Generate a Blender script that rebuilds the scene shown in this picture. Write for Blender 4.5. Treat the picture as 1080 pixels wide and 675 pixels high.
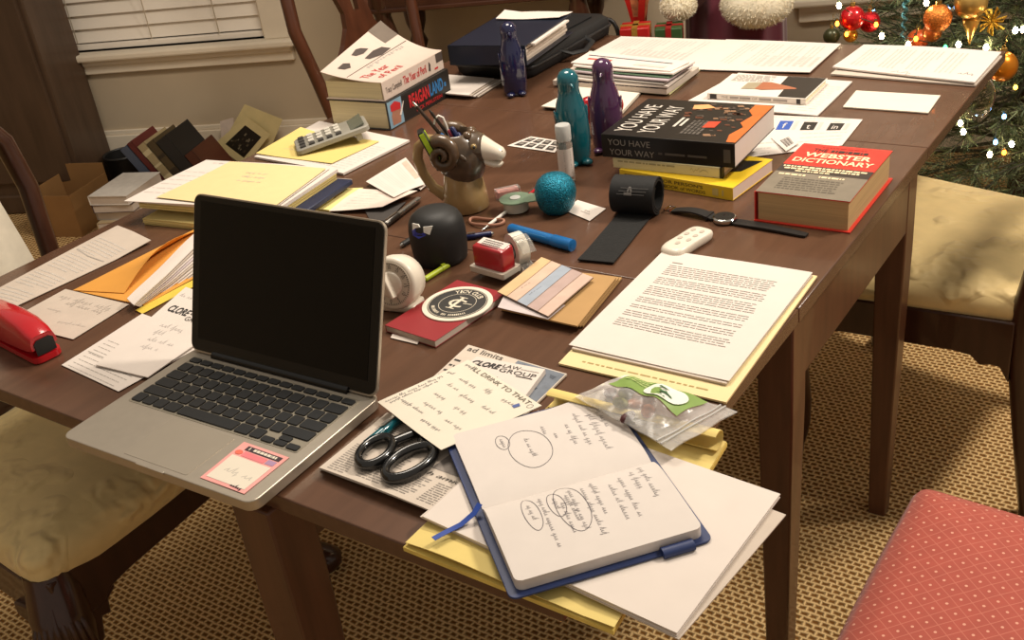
import bpy, math, random
from math import sin, cos, pi, radians, atan2, hypot
from mathutils import Vector, Matrix, Euler

for o in list(bpy.data.objects): bpy.data.objects.remove(o, do_unlink=True)
scene = bpy.context.scene
COL = scene.collection

# ------------------------------------------------------------------ camera
CAM_LOC = Vector((0.4107, -0.5484, 1.4092)); FPX = 1105.2
CAM_ROT = (Matrix.Rotation(0.6557, 3, 'Z') @ Matrix.Rotation(1.0735, 3, 'X') @ Matrix.Rotation(-0.1369, 3, 'Z'))
cd = bpy.data.cameras.new('camera'); cam = bpy.data.objects.new('camera', cd); COL.objects.link(cam)
cd.sensor_width = 36.0; cd.lens = 36.0 * FPX / 1080.0; cd.clip_start = 0.05
cam.location = CAM_LOC; cam.rotation_euler = CAM_ROT.to_euler()
scene.camera = cam
scene.view_settings.view_transform = 'Standard'; scene.view_settings.look = 'None'
scene.view_settings.gamma = 1.0; scene.view_settings.use_curve_mapping = False
scene.view_settings.exposure = 0.0

# ------------------------------------------------------------------ light
world = bpy.data.worlds.new('room_air'); scene.world = world; world.use_nodes = True
world.node_tree.nodes['Background'].inputs[0].default_value = (1.0, 0.88, 0.74, 1)
world.node_tree.nodes['Background'].inputs[1].default_value = 0.42
def area(name, loc, target, size, power, col):
    ld = bpy.data.lights.new(name, 'AREA'); ld.shape = 'DISK'; ld.size = size; ld.energy = power; ld.color = col
    o = bpy.data.objects.new(name, ld); COL.objects.link(o); o.location = loc
    o.rotation_euler = (Vector(target) - Vector(loc)).to_track_quat('-Z', 'Y').to_euler(); return o
WARM = (1.0, 0.89, 0.75)
area('room_lamp', (1.05, 1.85, 2.65), (-0.3, 0.7, 0.75), 0.35, 60, WARM)
area('ceiling_fill', (-0.75, 1.05, 2.45), (-0.8, 1.2, 0.7), 0.9, 34, WARM)  # soft fill added to brighten the back wall and left side, no fixture there

# ------------------------------------------------------------------ helpers
def G(px, py, z):
    """point of the plane at height z that the photograph shows at pixel px, py"""
    d = CAM_ROT @ Vector(((px - 540) / FPX, -(py - 337.5) / FPX, -1.0))
    t = (z - CAM_LOC.z) / d.z
    return CAM_LOC + d * t

def lin(h):
    if isinstance(h, str):
        h = h.lstrip('#'); c = [int(h[i:i + 2], 16) / 255 for i in (0, 2, 4)]
    else: c = h
    return tuple(x / 12.92 if x <= 0.04045 else ((x + 0.055) / 1.055) ** 2.4 for x in c) + (1.0,)

MATS = {}
def mat(name, col, rough=0.6, metal=0.0, var=0.08, scale=40.0, bump=0.0, coat=0.0, spec=0.5, trans=0.0, alpha=1.0, emit=None, estr=0.0, stretch=None, sheen=0.0, ior=1.45):
    """principled material with procedural tone variation and optional bump"""
    if name in MATS: return MATS[name]
    m = bpy.data.materials.new(name); m.use_nodes = True; nt = m.node_tree; b = nt.nodes['Principled BSDF']
    c = lin(col)
    b.inputs['Roughness'].default_value = rough; b.inputs['Metallic'].default_value = metal
    b.inputs['Coat Weight'].default_value = coat; b.inputs['Specular IOR Level'].default_value = spec
    b.inputs['Transmission Weight'].default_value = trans; b.inputs['Alpha'].default_value = alpha
    b.inputs['IOR'].default_value = ior; b.inputs['Sheen Weight'].default_value = sheen
    tc = nt.nodes.new('ShaderNodeTexCoord'); mp = nt.nodes.new('ShaderNodeMapping')
    nt.links.new(tc.outputs['Object'], mp.inputs[0])
    if stretch: mp.inputs['Scale'].default_value = stretch
    nz = nt.nodes.new('ShaderNodeTexNoise'); nz.inputs['Scale'].default_value = scale; nz.inputs['Detail'].default_value = 4
    nt.links.new(mp.outputs[0], nz.inputs['Vector'])
    rp = nt.nodes.new('ShaderNodeValToRGB')
    rp.color_ramp.elements[0].position = 0.3; rp.color_ramp.elements[1].position = 0.7
    rp.color_ramp.elements[0].color = tuple(x * (1 - var) for x in c[:3]) + (1,)
    rp.color_ramp.elements[1].color = tuple(min(1, x * (1 + var)) for x in c[:3]) + (1,)
    nt.links.new(nz.outputs['Fac'], rp.inputs[0]); nt.links.new(rp.outputs[0], b.inputs['Base Color'])
    if bump:
        bp = nt.nodes.new('ShaderNodeBump'); bp.inputs['Strength'].default_value = bump; bp.inputs['Distance'].default_value = 0.002
        nt.links.new(nz.outputs['Fac'], bp.inputs['Height']); nt.links.new(bp.outputs[0], b.inputs['Normal'])
    if emit:
        b.inputs['Emission Color'].default_value = lin(emit); b.inputs['Emission Strength'].default_value = estr
    MATS[name] = m; return m

def tag(o, label=None, cat=None, group=None, kind=None):
    if label: o['label'] = label
    if cat: o['category'] = cat
    if group: o['group'] = group
    if kind: o['kind'] = kind
    return o
def thing(name, label, cat, loc=(0, 0, 0), rot=0.0, group=None):
    o = bpy.data.objects.new(name, None); COL.objects.link(o); o.empty_display_size = 0.05
    o.location = loc; o.rotation_euler = (0, 0, rot) if not hasattr(rot, '__len__') else rot
    return tag(o, label, cat, group)

GLY = {}
def glyphs(s, bold=0.0, shear=0.0):
    """outline of a word as (verts, faces) scaled to a unit box in width, baseline 0 and cap height 1"""
    k = (s, bold, shear)
    if k in GLY: return GLY[k]
    cu = bpy.data.curves.new('t', 'FONT'); cu.body = s; cu.size = 1.0; cu.offset = bold; cu.shear = shear; cu.resolution_u = 3
    ob = bpy.data.objects.new('t', cu); COL.objects.link(ob)
    dg = bpy.context.evaluated_depsgraph_get(); me = bpy.data.meshes.new_from_object(ob.evaluated_get(dg))
    v = [(p.co.x, p.co.y) for p in me.vertices]; f = [tuple(p.vertices) for p in me.polygons]
    bpy.data.objects.remove(ob, do_unlink=True); bpy.data.curves.remove(cu); bpy.data.meshes.remove(me)
    x0 = min(a for a, b in v); x1 = max(a for a, b in v)
    v = [((a - x0) / (x1 - x0), b / 0.70) for a, b in v]
    GLY[k] = (v, f); return GLY[k]

class MB:
    """collects shapes and links them as ONE mesh object"""
    def __init__(s): s.v = []; s.f = []; s.m = []; s.X = None
    def add(s, vs, fs, mi=0):
        n = len(s.v)
        if s.X is not None: vs = [s.X @ Vector(p) for p in vs]
        s.v += [tuple(p) for p in vs]; s.f += [tuple(i + n for i in f) for f in fs]; s.m += [mi] * len(fs)
        return s
    def box(s, c, d, rz=0.0, mi=0, rot=None):
        R = rot.to_matrix() if rot is not None else Matrix.Rotation(rz, 3, 'Z')
        vs = [Vector(c) + R @ Vector((x * d[0] / 2, y * d[1] / 2, z * d[2] / 2)) for z in (-1, 1) for y in (-1, 1) for x in (-1, 1)]
        return s.add(vs, [(0, 2, 3, 1), (4, 5, 7, 6), (0, 1, 5, 4), (2, 6, 7, 3), (0, 4, 6, 2), (1, 3, 7, 5)], mi)
    def hexa(s, b4, t4, mi=0):
        return s.add(list(b4) + list(t4), [(3, 2, 1, 0), (4, 5, 6, 7), (0, 1, 5, 4), (1, 2, 6, 5), (2, 3, 7, 6), (3, 0, 4, 7)], mi)
    def prism(s, poly, z0, z1, mi=0, mt=None, inset=0.0):
        n = len(poly); vs = [(x, y, z0) for x, y in poly] + [(x, y, z1) for x, y in poly]
        s.add(vs, [(i, (i + 1) % n, n + (i + 1) % n, n + i) for i in range(n)] + [tuple(range(n - 1, -1, -1))], mi)
        return s.add([(x, y, z1) for x, y in poly], [tuple(range(n))], mi if mt is None else mt)
    def loft(s, rings, mi=0, closed=True, caps=True):
        n = len(rings[0]); vs = [p for r in rings for p in r]; fs = []
        for a in range(len(rings) - 1):
            for i in range(n if closed else n - 1):
                j = (i + 1) % n; fs.append((a * n + i, a * n + j, (a + 1) * n + j, (a + 1) * n + i))
        if caps: fs += [tuple(range(n - 1, -1, -1)), tuple(range((len(rings) - 1) * n, len(rings) * n))]
        return s.add(vs, fs, mi)
    def tube(s, pts, rad, n=8, mi=0, caps=True, flat=1.0, closed=False):
        pts = [Vector(p) for p in pts]; N = len(pts)
        if not hasattr(rad, '__len__'): rad = [rad] * N
        rings = []; up = Vector((0, 0, 1)); prev = None
        for i, p in enumerate(pts):
            if closed: t = pts[(i + 1) % N] - pts[i - 1]
            else: t = (pts[min(i + 1, N - 1)] - pts[max(i - 1, 0)])
            t.normalize()
            if prev is None:
                a = t.cross(up)
                if a.length < 0.2: a = t.cross(Vector((1, 0, 0)))
            else: a = prev - t * prev.dot(t)
            a.normalize(); prev = a; b = t.cross(a)
            rings.append([p + a * (rad[i] * cos(2 * pi * k / n)) + b * (rad[i] * flat * sin(2 * pi * k / n)) for k in range(n)])
        if closed: rings.append(rings[0]); caps = False
        return s.loft(rings, mi, True, caps)
    def lathe(s, prof, n=24, mi=0, c=(0, 0), caps=True, sx=1.0, sy=1.0):
        return s.loft([[(c[0] + r * sx * cos(2 * pi * k / n), c[1] + r * sy * sin(2 * pi * k / n), z) for k in range(n)] for r, z in prof], mi, True, caps)
    def ball(s, c, r, n=14, mi=0, sc=(1, 1, 1)):
        k = n // 2; rings = []
        for i in range(k + 1):
            a = -pi / 2 + pi * i / k; rr = max(cos(a), 0.001) * r
            rings.append([(c[0] + sc[0] * rr * cos(2 * pi * j / n), c[1] + sc[1] * rr * sin(2 * pi * j / n), c[2] + sc[2] * r * sin(a)) for j in range(n)])
        return s.loft(rings, mi)
    def grid(s, fn, nu, nv, mi=0):
        vs = [fn(i / nu, j / nv) for j in range(nv + 1) for i in range(nu + 1)]; w = nu + 1
        return s.add(vs, [(j * w + i, (j + 1) * w + i, (j + 1) * w + i + 1, j * w + i + 1) for j in range(nv) for i in range(nu)], mi)
    def slab(s, fn, nu, nv, t, mi=0, ms=None):
        """thick sheet: fn(u, v) is the top, t the thickness (down)"""
        s.grid(fn, nu, nv, mi)
        ms = mi if ms is None else ms
        lo = lambda u, v: Vector(fn(u, v)) - Vector((0, 0, t))
        vs = [lo(i / nu, j / nv) for j in range(nv + 1) for i in range(nu + 1)]; w = nu + 1
        s.add(vs, [(j * w + i, j * w + i + 1, (j + 1) * w + i + 1, (j + 1) * w + i) for j in range(nv) for i in range(nu)], ms)
        rim = [(i / nu, 0) for i in range(nu)] + [(1, j / nv) for j in range(nv)] + [(1 - i / nu, 1) for i in range(nu)] + [(0, 1 - j / nv) for j in range(nv)]
        n = len(rim)
        s.add([fn(*p) for p in rim] + [lo(*p) for p in rim], [(i, (i + 1) % n, n + (i + 1) % n, n + i) for i in range(n)], ms)
        return s
    # --- writing on a surface fn(u, v); up = lift
    def word(s, txt, fn, o, ax, ay, mi, lift=0.0004, bold=0.0, shear=0.0):
        """text box: o its lower left in uv, ax its width vector, ay its height vector"""
        v, f = glyphs(txt, bold, shear)
        def P(a, b):
            q = Vector(fn(o[0] + a * ax[0] + b * ay[0], o[1] + a * ax[1] + b * ay[1])); return q
        e = 1e-3
        du = Vector(fn(o[0] + e, o[1])) - Vector(fn(o[0], o[1])); dv = Vector(fn(o[0], o[1] + e)) - Vector(fn(o[0], o[1]))
        nn = du.cross(dv); nn.normalize()
        ref = LIFT_REF
        if nn.dot(ref) < 0: nn = -nn
        return s.add([P(a, b) + nn * lift for a, b in v], f, mi)
    def patch(s, fn, poly, mi, lift=0.0003, nrm=None):
        nn = Vector((0, 0, 1)) if nrm is None else Vector(nrm)
        return s.add([Vector(fn(u, v)) + nn * lift for u, v in poly], [tuple(range(len(poly)))], mi)
    def rect(s, fn, u0, v0, u1, v1, mi, lift=0.0003, nrm=None):
        nu = max(1, math.ceil(abs(u1 - u0) * 12)); nv = max(1, math.ceil(abs(v1 - v0) * 12)); nn = Vector((0, 0, 1)) if nrm is None else Vector(nrm)
        return s.grid(lambda a, b: Vector(fn(u0 + (u1 - u0) * a, v0 + (v1 - v0) * b)) + nn * lift, nu, nv, mi)
    def lines(s, fn, u0, u1, v0, v1, n, mi, h=0.008, seed=0, para=0, lift=0.0003, gap=0.012, rot=False):
        """lines of print as small word bars"""
        r = random.Random(seed)
        F = (lambda a, b: fn(b, a)) if rot else fn
        for i in range(n):
            v = v0 + (v1 - v0) * i / max(1, n - 1)
            if para and i % para == para - 1: continue
            end = u1 - (r.uniform(0.2, 0.6) * (u1 - u0) if para and i % para == para - 2 else r.uniform(0, 0.03))
            u = u0
            while u < end - 0.02:
                w = min(r.uniform(0.015, 0.075), end - u)
                s.add([Vector(F(*p)) + Vector((0, 0, lift)) for p in ((u, v - h / 2), (u, v + h / 2), (u + w, v + h / 2), (u + w, v - h / 2))], [(0, 1, 2, 3)], mi)
                u += w + gap
    def stroke(s, fn, pts, w, mi, lift=0.00035, asp=1.0):
        """pen line through uv points, w wide in u units; asp = u length over v length"""
        n = len(pts); L = []; R = []
        for i in range(n):
            a = pts[max(0, i - 1)]; b = pts[min(n - 1, i + 1)]
            dx = (b[0] - a[0]); dy = (b[1] - a[1]) / asp; l = hypot(dx, dy) or 1
            ox, oy = -dy / l * w / 2, dx / l * w / 2 * asp
            L.append(Vector(fn(pts[i][0] + ox, pts[i][1] + oy)) + Vector((0, 0, lift))); R.append(Vector(fn(pts[i][0] - ox, pts[i][1] - oy)) + Vector((0, 0, lift)))
        return s.add(L + R, [(i, n + i, n + i + 1, i + 1) for i in range(n - 1)], mi)
    def script(s, fn, o, d, length, h, mi, seed=0, w=0.004, asp=1.0, lift=0.00035):
        """a run of handwriting from o along the unit-ish direction d (uv), h tall"""
        r = random.Random(seed); px, py = -d[1], d[0]
        t = 0; pit = max(.010, h / asp * .62)
        while t < length - pit:
            nl = r.randint(2, 6); pts = []; x = t
            for l in range(nl):
                tall = r.choice((.55, .55, .6, 1.15, .5)); drop = r.choice((0, 0, 0, -.45)); lean = .25
                for (fx, fy) in ((0, 0), (.25, .5 * tall), (.5, tall), (.55, .45 * tall), (.6, drop), (.85, .05)):
                    pts.append((x + pit * (fx + lean * fy), -h * (fy - .3)))
                x += pit * r.uniform(.8, 1.15)
                if x > length: break
            s.stroke(fn, [(o[0] + d[0] * X + px * Y, o[1] + d[1] * X + py * Y) for X, Y in pts], w, mi, lift, asp); t = x + pit * .9
    def build(s, name, mats, parent=None, loc=(0, 0, 0), rot=0.0, smooth=38, bevel=0.0, seg=2, sub=0, label=None):
        me = bpy.data.meshes.new(name); me.from_pydata(s.v, [], s.f)
        for m in (mats if isinstance(mats, (list, tuple)) else [mats]): me.materials.append(m)
        me.polygons.foreach_set('material_index', s.m)
        me.update()
        if smooth:
            me.polygons.foreach_set('use_smooth', [True] * len(me.polygons)); me.set_sharp_from_angle(angle=radians(smooth))
        o = bpy.data.objects.new(name, me); COL.objects.link(o); o.location = loc
        o.rotation_euler = (0, 0, rot) if not hasattr(rot, '__len__') else rot
        if parent: o.parent = parent
        if bevel:
            b = o.modifiers.new('bevel', 'BEVEL'); b.width = bevel; b.segments = seg; b.limit_method = 'ANGLE'; b.angle_limit = radians(40)
        if sub:
            b = o.modifiers.new('sub', 'SUBSURF'); b.levels = sub; b.render_levels = sub
        if label: o['label'] = label
        return o
LIFT_REF = Vector((0.2, -0.35, 1.0))

def rrect(w, h, r, n=5, cx=0.0, cy=0.0):
    pts = []
    for (sx, sy, a0) in ((1, 1, 0), (-1, 1, 90), (-1, -1, 180), (1, -1, 270)):
        for k in range(n + 1):
            a = radians(a0 + 90 * k / n); pts.append((cx + sx * (w / 2 - r) + r * cos(a), cy + sy * (h / 2 - r) + r * sin(a)))
    return pts
def copy_tree(o, parent=None):
    c = o.copy(); COL.objects.link(c)
    if parent: c.parent = parent
    for ch in list(o.children): copy_tree(ch, c)
    return c

TZ = 0.75                                                         # table top
PAPER = mat('white_paper', '#d8cdc4', 0.75, var=0.02, scale=25, bump=0.05)
PAPER2 = mat('cream_paper', '#ddd3c2', 0.75, var=0.02, scale=25, bump=0.05)
PAPERG = mat('greyish_paper', '#c4b6a8', 0.8, var=0.05, scale=25, bump=0.05)
YEL = mat('yellow_legal_paper', '#dcc578', 0.75, var=0.03, scale=25, bump=0.05)
IVORY = mat('ivory_card', '#e4cf9c', 0.6, var=0.03, scale=20)
INK = mat('black_ink', '#2a2626', 0.7, var=0.05)
GREYINK = mat('grey_print', '#a29a92', 0.8, var=0.05)
PALEINK = mat('pale_print', '#c4bcb3', 0.8, var=0.05)
PENINK = mat('pen_ink', '#4a4650', 0.7, var=0.05)
REDINK = mat('red_print', '#c8483a', 0.7, var=0.05)
GUT = mat('page_edges', '#e6d9b8', 0.8, var=0.12, scale=9, stretch=(1, 1, 60))

class Sheet:
    """a sheet of paper lying at height z; px = the photo corners of its top left, top right, bottom right, bottom left"""
    def __init__(s, px, z, t=0.0006, bump=None, nu=8, nv=8, wob=0.0004, seed=1):
        w = [Vector((p[0], p[1], z)) if len(p) == 3 else G(p[0], p[1], z + t) for p in px]
        for p in w: p.z = z
        c = sum(w, Vector()) / 4
        e = w[1] - w[0]; s.rot = atan2(e.y, e.x); s.loc = Vector((c.x, c.y, z)); R = Matrix.Rotation(-s.rot, 3, 'Z')
        s.q = [R @ (p - s.loc) for p in w]; s.t = t; s.nu = nu; s.nv = nv; s.mb = MB(); s.bump = bump
        r = random.Random(seed); s.ph = [r.uniform(0, 6) for _ in range(4)]; s.wob = wob
        s.asp = ((s.q[1] - s.q[0]).length + (s.q[2] - s.q[3]).length) / ((s.q[3] - s.q[0]).length + (s.q[2] - s.q[1]).length)
    def fn(s, u, v):
        p = s.q[0] * (1 - u) * (1 - v) + s.q[1] * u * (1 - v) + s.q[2] * u * v + s.q[3] * (1 - u) * v
        dz = s.wob * (1 + sin(5 * u + s.ph[0]) * cos(4 * v + s.ph[1])) + (s.bump(u, v) if s.bump else 0)
        return Vector((p.x, p.y, s.t + dz))
    def done(s, name, label, cat, mats, group=None, smooth=38):
        m = MB(); m.slab(s.fn, s.nu, s.nv, s.t, 0)
        m.v += []; n = len(m.v); m.v += s.mb.v; m.f += [tuple(i + n for i in f) for f in s.mb.f]; m.m += s.mb.m
        o = m.build(name, mats, loc=s.loc, rot=s.rot, smooth=smooth)
        return tag(o, label, cat, group)

def rfit(px, z):
    """best rectangle for four photo corners (back left, back right, front right, front left) at height z: centre, width, depth, rotation"""
    w = [Vector((p[0], p[1], z)) if len(p) == 3 else G(p[0], p[1], z) for p in px]; c = sum(w, Vector()) / 4
    e = (w[1] - w[0] + w[2] - w[3]) / 2; f = (w[0] - w[3] + w[1] - w[2]) / 2
    a = atan2(e.y, e.x); b = atan2(f.y, f.x) - pi / 2
    while b - a > pi: b -= 2 * pi
    while b - a < -pi: b += 2 * pi
    return c, e.length, f.length, (a + b) / 2
# ------------------------------------------------------------------ the room: axes u (along the window wall), v (towards it)
RA = radians(23.0); RU = Vector((cos(RA), sin(RA), 0)); RV = Vector((-sin(RA), cos(RA), 0))
def RM(u, v, z=0.0): return RU * u + RV * v + Vector((0, 0, z))
VW = 3.05                                                          # the window wall

def carpet_mat():
    m = bpy.data.materials.new('woven_sisal'); m.use_nodes = True; nt = m.node_tree; b = nt.nodes['Principled BSDF']; b.inputs['Roughness'].default_value = 0.95
    b.inputs['Specular IOR Level'].default_value = 0.1
    tc = nt.nodes.new('ShaderNodeTexCoord'); mp = nt.nodes.new('ShaderNodeMapping'); nt.links.new(tc.outputs['Object'], mp.inputs[0])
    nz0 = nt.nodes.new('ShaderNodeTexNoise'); nz0.inputs['Scale'].default_value = 55; mixv = nt.nodes.new('ShaderNodeMix'); mixv.data_type = 'VECTOR'
    mixv.inputs[0].default_value = 0.0075
    nt.links.new(tc.outputs['Object'], nz0.inputs['Vector']); nt.links.new(mp.outputs[0], mixv.inputs[4]); nt.links.new(nz0.outputs['Color'], mixv.inputs[5])
    br = nt.nodes.new('ShaderNodeTexBrick'); br.offset = 0.5; br.squash = 1.0
    br.inputs['Scale'].default_value = 1.0; br.inputs['Brick Width'].default_value = 0.0165; br.inputs['Row Height'].default_value = 0.0122
    br.inputs['Mortar Size'].default_value = 0.0048; br.inputs['Mortar Smooth'].default_value = 1.0; br.inputs['Bias'].default_value = 0.0
    br.inputs['Color1'].default_value = lin('#84592a'); br.inputs['Color2'].default_value = lin('#754d22'); br.inputs['Mortar'].default_value = lin('#f0cc92')
    nt.links.new(mixv.outputs[1], br.inputs['Vector'])
    nz = nt.nodes.new('ShaderNodeTexNoise'); nz.inputs['Scale'].default_value = 160; nz.inputs['Detail'].default_value = 3; nt.links.new(mp.outputs[0], nz.inputs['Vector'])
    mx = nt.nodes.new('ShaderNodeMix'); mx.data_type = 'RGBA'; mx.blend_type = 'MULTIPLY'; mx.inputs[0].default_value = 0.7
    rp = nt.nodes.new('ShaderNodeValToRGB'); rp.color_ramp.elements[0].color = (0.85, 0.83, 0.8, 1); rp.color_ramp.elements[0].position = .35; rp.color_ramp.elements[1].position = .6; rp.color_ramp.elements[1].color = (1, 1, 1, 1)
    nt.links.new(nz.outputs['Fac'], rp.inputs[0]); nt.links.new(br.outputs['Color'], mx.inputs[6]); nt.links.new(rp.outputs[0], mx.inputs[7])
    nt.links.new(mx.outputs[2], b.inputs['Base Color'])
    inv = nt.nodes.new('ShaderNodeMath'); inv.operation = 'SUBTRACT'; inv.inputs[0].default_value = 1.0; nt.links.new(br.outputs['Fac'], inv.inputs[1])
    bp = nt.nodes.new('ShaderNodeBump'); bp.inputs['Strength'].default_value = 0.7; bp.inputs['Distance'].default_value = 0.005
    nt.links.new(br.outputs['Fac'], bp.inputs['Height']); nt.links.new(bp.outputs[0], b.inputs['Normal'])
    return m
WALLM = mat('tan_wall_paint', '#bfae94', 0.85, var=0.03, scale=6, bump=0.03)
TRIM = mat('cream_trim_paint', '#e6d9c3', 0.45, var=0.03, scale=15)
f = MB(); f.box((0, 0, -0.02), (10, 10, 0.04)); fl = f.build('floor', carpet_mat(), loc=RM(-0.5, 0.6), rot=0, smooth=0); tag(fl, kind='structure')
def room_box(name, mats, boxes, bevel=0.0, label=None):
    mb = MB()
    for (u0, u1, v0, v1, z0, z1) in boxes: mb.box(((u0 + u1) / 2, (v0 + v1) / 2, (z0 + z1) / 2), (u1 - u0, v1 - v0, z1 - z0))
    o = mb.build(name, mats, rot=RA, bevel=bevel, smooth=0); return tag(o, kind='structure')
# world -> room coordinates
def UV(p): return p.dot(RU), p.dot(RV)
def onwall(px, py, v=VW):
    d = CAM_ROT @ Vector(((px - 540) / FPX, -(py - 337.5) / FPX, -1.0)); t = (v - CAM_LOC.dot(RV)) / d.dot(RV); p = CAM_LOC + d * t
    return p.dot(RU), p.z
# windows: 1 on the left behind the blind, 2 on the right behind the tree
W1R = onwall(272, 0)[0]; SILL = 0.5 * (onwall(93, 55)[1] + onwall(307, 38)[1])
APR = 0.5 * (onwall(100, 77)[1] + onwall(299, 63)[1])
W1L = W1R - 0.95; W2L = onwall(836, 0)[0] + 0.12; W2R = W2L + 0.95; WT = SILL + 1.5
room_box('wall_back', WALLM, [(-5, W1L, VW, VW + .15, 0, 2.6), (W1R, W2L, VW, VW + .15, 0, 2.6), (W2R, 4, VW, VW + .15, 0, 2.6),
    (W1L, W1R, VW, VW + .15, 0, SILL), (W2L, W2R, VW, VW + .15, 0, SILL), (W1L, W1R, VW, VW + .15, WT, 2.6), (W2L, W2R, VW, VW + .15, WT, 2.6)])
WL = -3.75
room_box('wall_left', WALLM, [(WL - .12, WL, -3.4, VW, 0, 2.6)])
BBH = 0.5 * (onwall(215, 131)[1] + onwall(340, 124)[1])
room_box('baseboard_back', TRIM, [(WL, 4, VW - .018, VW, 0, BBH - .02), (WL, 4, VW - .011, VW, BBH - .02, BBH)], 0.003)
NIGHT = mat('night_glass', '#10131c', 0.08, var=0.1, spec=0.6)
def window(name, L, R):
    w = tag(thing(name, None, None), kind='structure'); w.rotation_euler = (0, 0, RA)
    def bx(nm, boxes, m, bev=0.004):
        mb = MB()
        for (u0, u1, v0, v1, z0, z1) in boxes: mb.box(((u0 + u1) / 2, (v0 + v1) / 2, (z0 + z1) / 2), (u1 - u0, v1 - v0, z1 - z0))
        return mb.build(nm, m, w, bevel=bev, smooth=0)
    e = VW - 0.022
    bx('casing', [(L - .1, L, e, VW, SILL, WT + .1), (R, R + .1, e, VW, SILL, WT + .1), (L, R, e, VW, WT, WT + .1)], TRIM)
    bx('jamb', [(L, L + .012, VW, VW + .13, SILL, WT), (R - .012, R, VW, VW + .13, SILL, WT)], TRIM)
    bx('sill', [(L - .125, R + .125, VW - .06, VW + .13, SILL - .028, SILL)], TRIM, 0.008)
    bx('apron', [(L - .1, R + .1, e, VW, APR, SILL - .028), (L - .1, R + .1, e - .012, VW, SILL - .05, SILL - .028)], TRIM)
    bx('sash', [(L + .012, L + .06, VW + .07, VW + .11, SILL, WT), (R - .06, R - .012, VW + .07, VW + .11, SILL, WT), (L + .06, R - .06, VW + .07, VW + .11, SILL, SILL + .06),
                (L + .06, R - .06, VW + .07, VW + .11, WT - .05, WT), (L + .06, R - .06, VW + .07, VW + .11, SILL + .72, SILL + .76)], TRIM)
    bx('pane', [(L + .06, R - .06, VW + .088, VW + .094, SILL + .06, WT - .05)], NIGHT, 0)
window('window_1', W1L, W1R); window('window_2', W2L, W2R)
BLIND = mat('white_blind_slat', '#f6ecdd', 0.5, var=0.03, scale=8)
def blind(L, R, label):
    b = thing('window_blind', label, 'blind', RM(0, 0), RA)
    sl = MB(); n = 27; v = VW + .035
    for i in range(n):
        z = SILL + .055 + i * .052
        sl.box(((L + R) / 2, v, z), (R - L - .03, .052, .003), rot=Euler((radians(74), 0, 0)))
    sl.build('slats', BLIND, b, smooth=0)
    r = MB(); r.box(((L + R) / 2, v, SILL + .014), (R - L - .03, .042, .022)); r.build('bottom_rail', BLIND, b, bevel=.003)
    h = MB(); h.box(((L + R) / 2, v, WT - .025), (R - L - .026, .05, .045)); h.build('head_rail', BLIND, b, bevel=.003)
    for k in (0.16, 0.5, 0.8):
        c = MB(); c.box((L + (R - L) * k, v - .03, (SILL + WT) / 2), (.004, .0015, WT - SILL - .06)); c.build('ladder_cord', mat('blind_cord', '#b9ab95', 0.8), b)
blind(W1L, W1R, 'closed white slatted blind in the left window above the books on the floor')
blind(W2L, W2R, 'closed white slatted blind in the right window behind the tree')

# ------------------------------------------------------------------ the drop-leaf table
def wood(name, col, rough, coat, stretch, var=0.25, scale=6.0, rough2=0.1):
    m = mat(name, col, rough, var=var, scale=scale, stretch=stretch, coat=coat, spec=.36)
    return m
TOPW = wood('walnut_table_top', '#5a3f2f', 0.25, 0.1, (6, 0.9, 6), 0.12, 9)
LEGW = wood('walnut_table_leg', '#553524', 0.35, 0.2, (8, 8, 0.8), 0.2, 8)
tb = thing('dining_table', 'dark brown drop-leaf dining table covered in papers and books', 'table', (0, 0, 0))
L0, L1, TW, TL = 0.575, 1.165, 1.223, 1.738
def board(nm, y0, y1):
    m = MB(); m.box((-TW / 2, (y0 + y1) / 2, TZ - .011), (TW, y1 - y0, .022)); return m.build(nm, TOPW, tb, bevel=.0018, seg=2)
board('center_board', L0 + .0005, L1 - .0005); board('drop_leaf', 0, L0 - .0005); board('drop_leaf', L1 + .0005, TL)
ap = MB()
for (x0, x1, y0, y1) in ((-.032, -.012, L0 + .05, L1 - .05), (-TW + .012, -TW + .032, L0 + .05, L1 - .05), (-TW + .05, -.05, L0 + .02, L0 + .04), (-TW + .05, -.05, L1 - .04, L1 - .02)):
    ap.box(((x0 + x1) / 2, (y0 + y1) / 2, TZ - .022 - .055), (x1 - x0, y1 - y0, .11))
ap.build('apron', LEGW, tb, bevel=.002)
def leg(cx, cy, w=.05, lo=.032):
    m = MB(); r = lambda s, z, ox=0, oy=0: [(cx + a * s / 2, cy + b * s / 2, z) for a, b in ((-1, -1), (1, -1), (1, 1), (-1, 1))]
    m.loft([r(lo, 0), r(w, .57), r(w, TZ - .022)]); m.build('leg', LEGW, tb, bevel=.003)
leg(-.036, L0 + .035); leg(-.036, L1 - .035); leg(-TW + .036, L0 + .035); leg(-TW + .036, L1 - .035)
leg(-.395, .02, .06, .04); leg(-.85, TL - .06, .06, .04)
gr = MB(); gr.box((-.395, .3, TZ - .07), (.024, .5, .085)); gr.build('gate_rail', LEGW, tb, bevel=.002)
gr = MB(); gr.box((-.85, 1.41, TZ - .07), (.024, .47, .085)); gr.build('gate_rail', LEGW, tb, bevel=.002)
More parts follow.
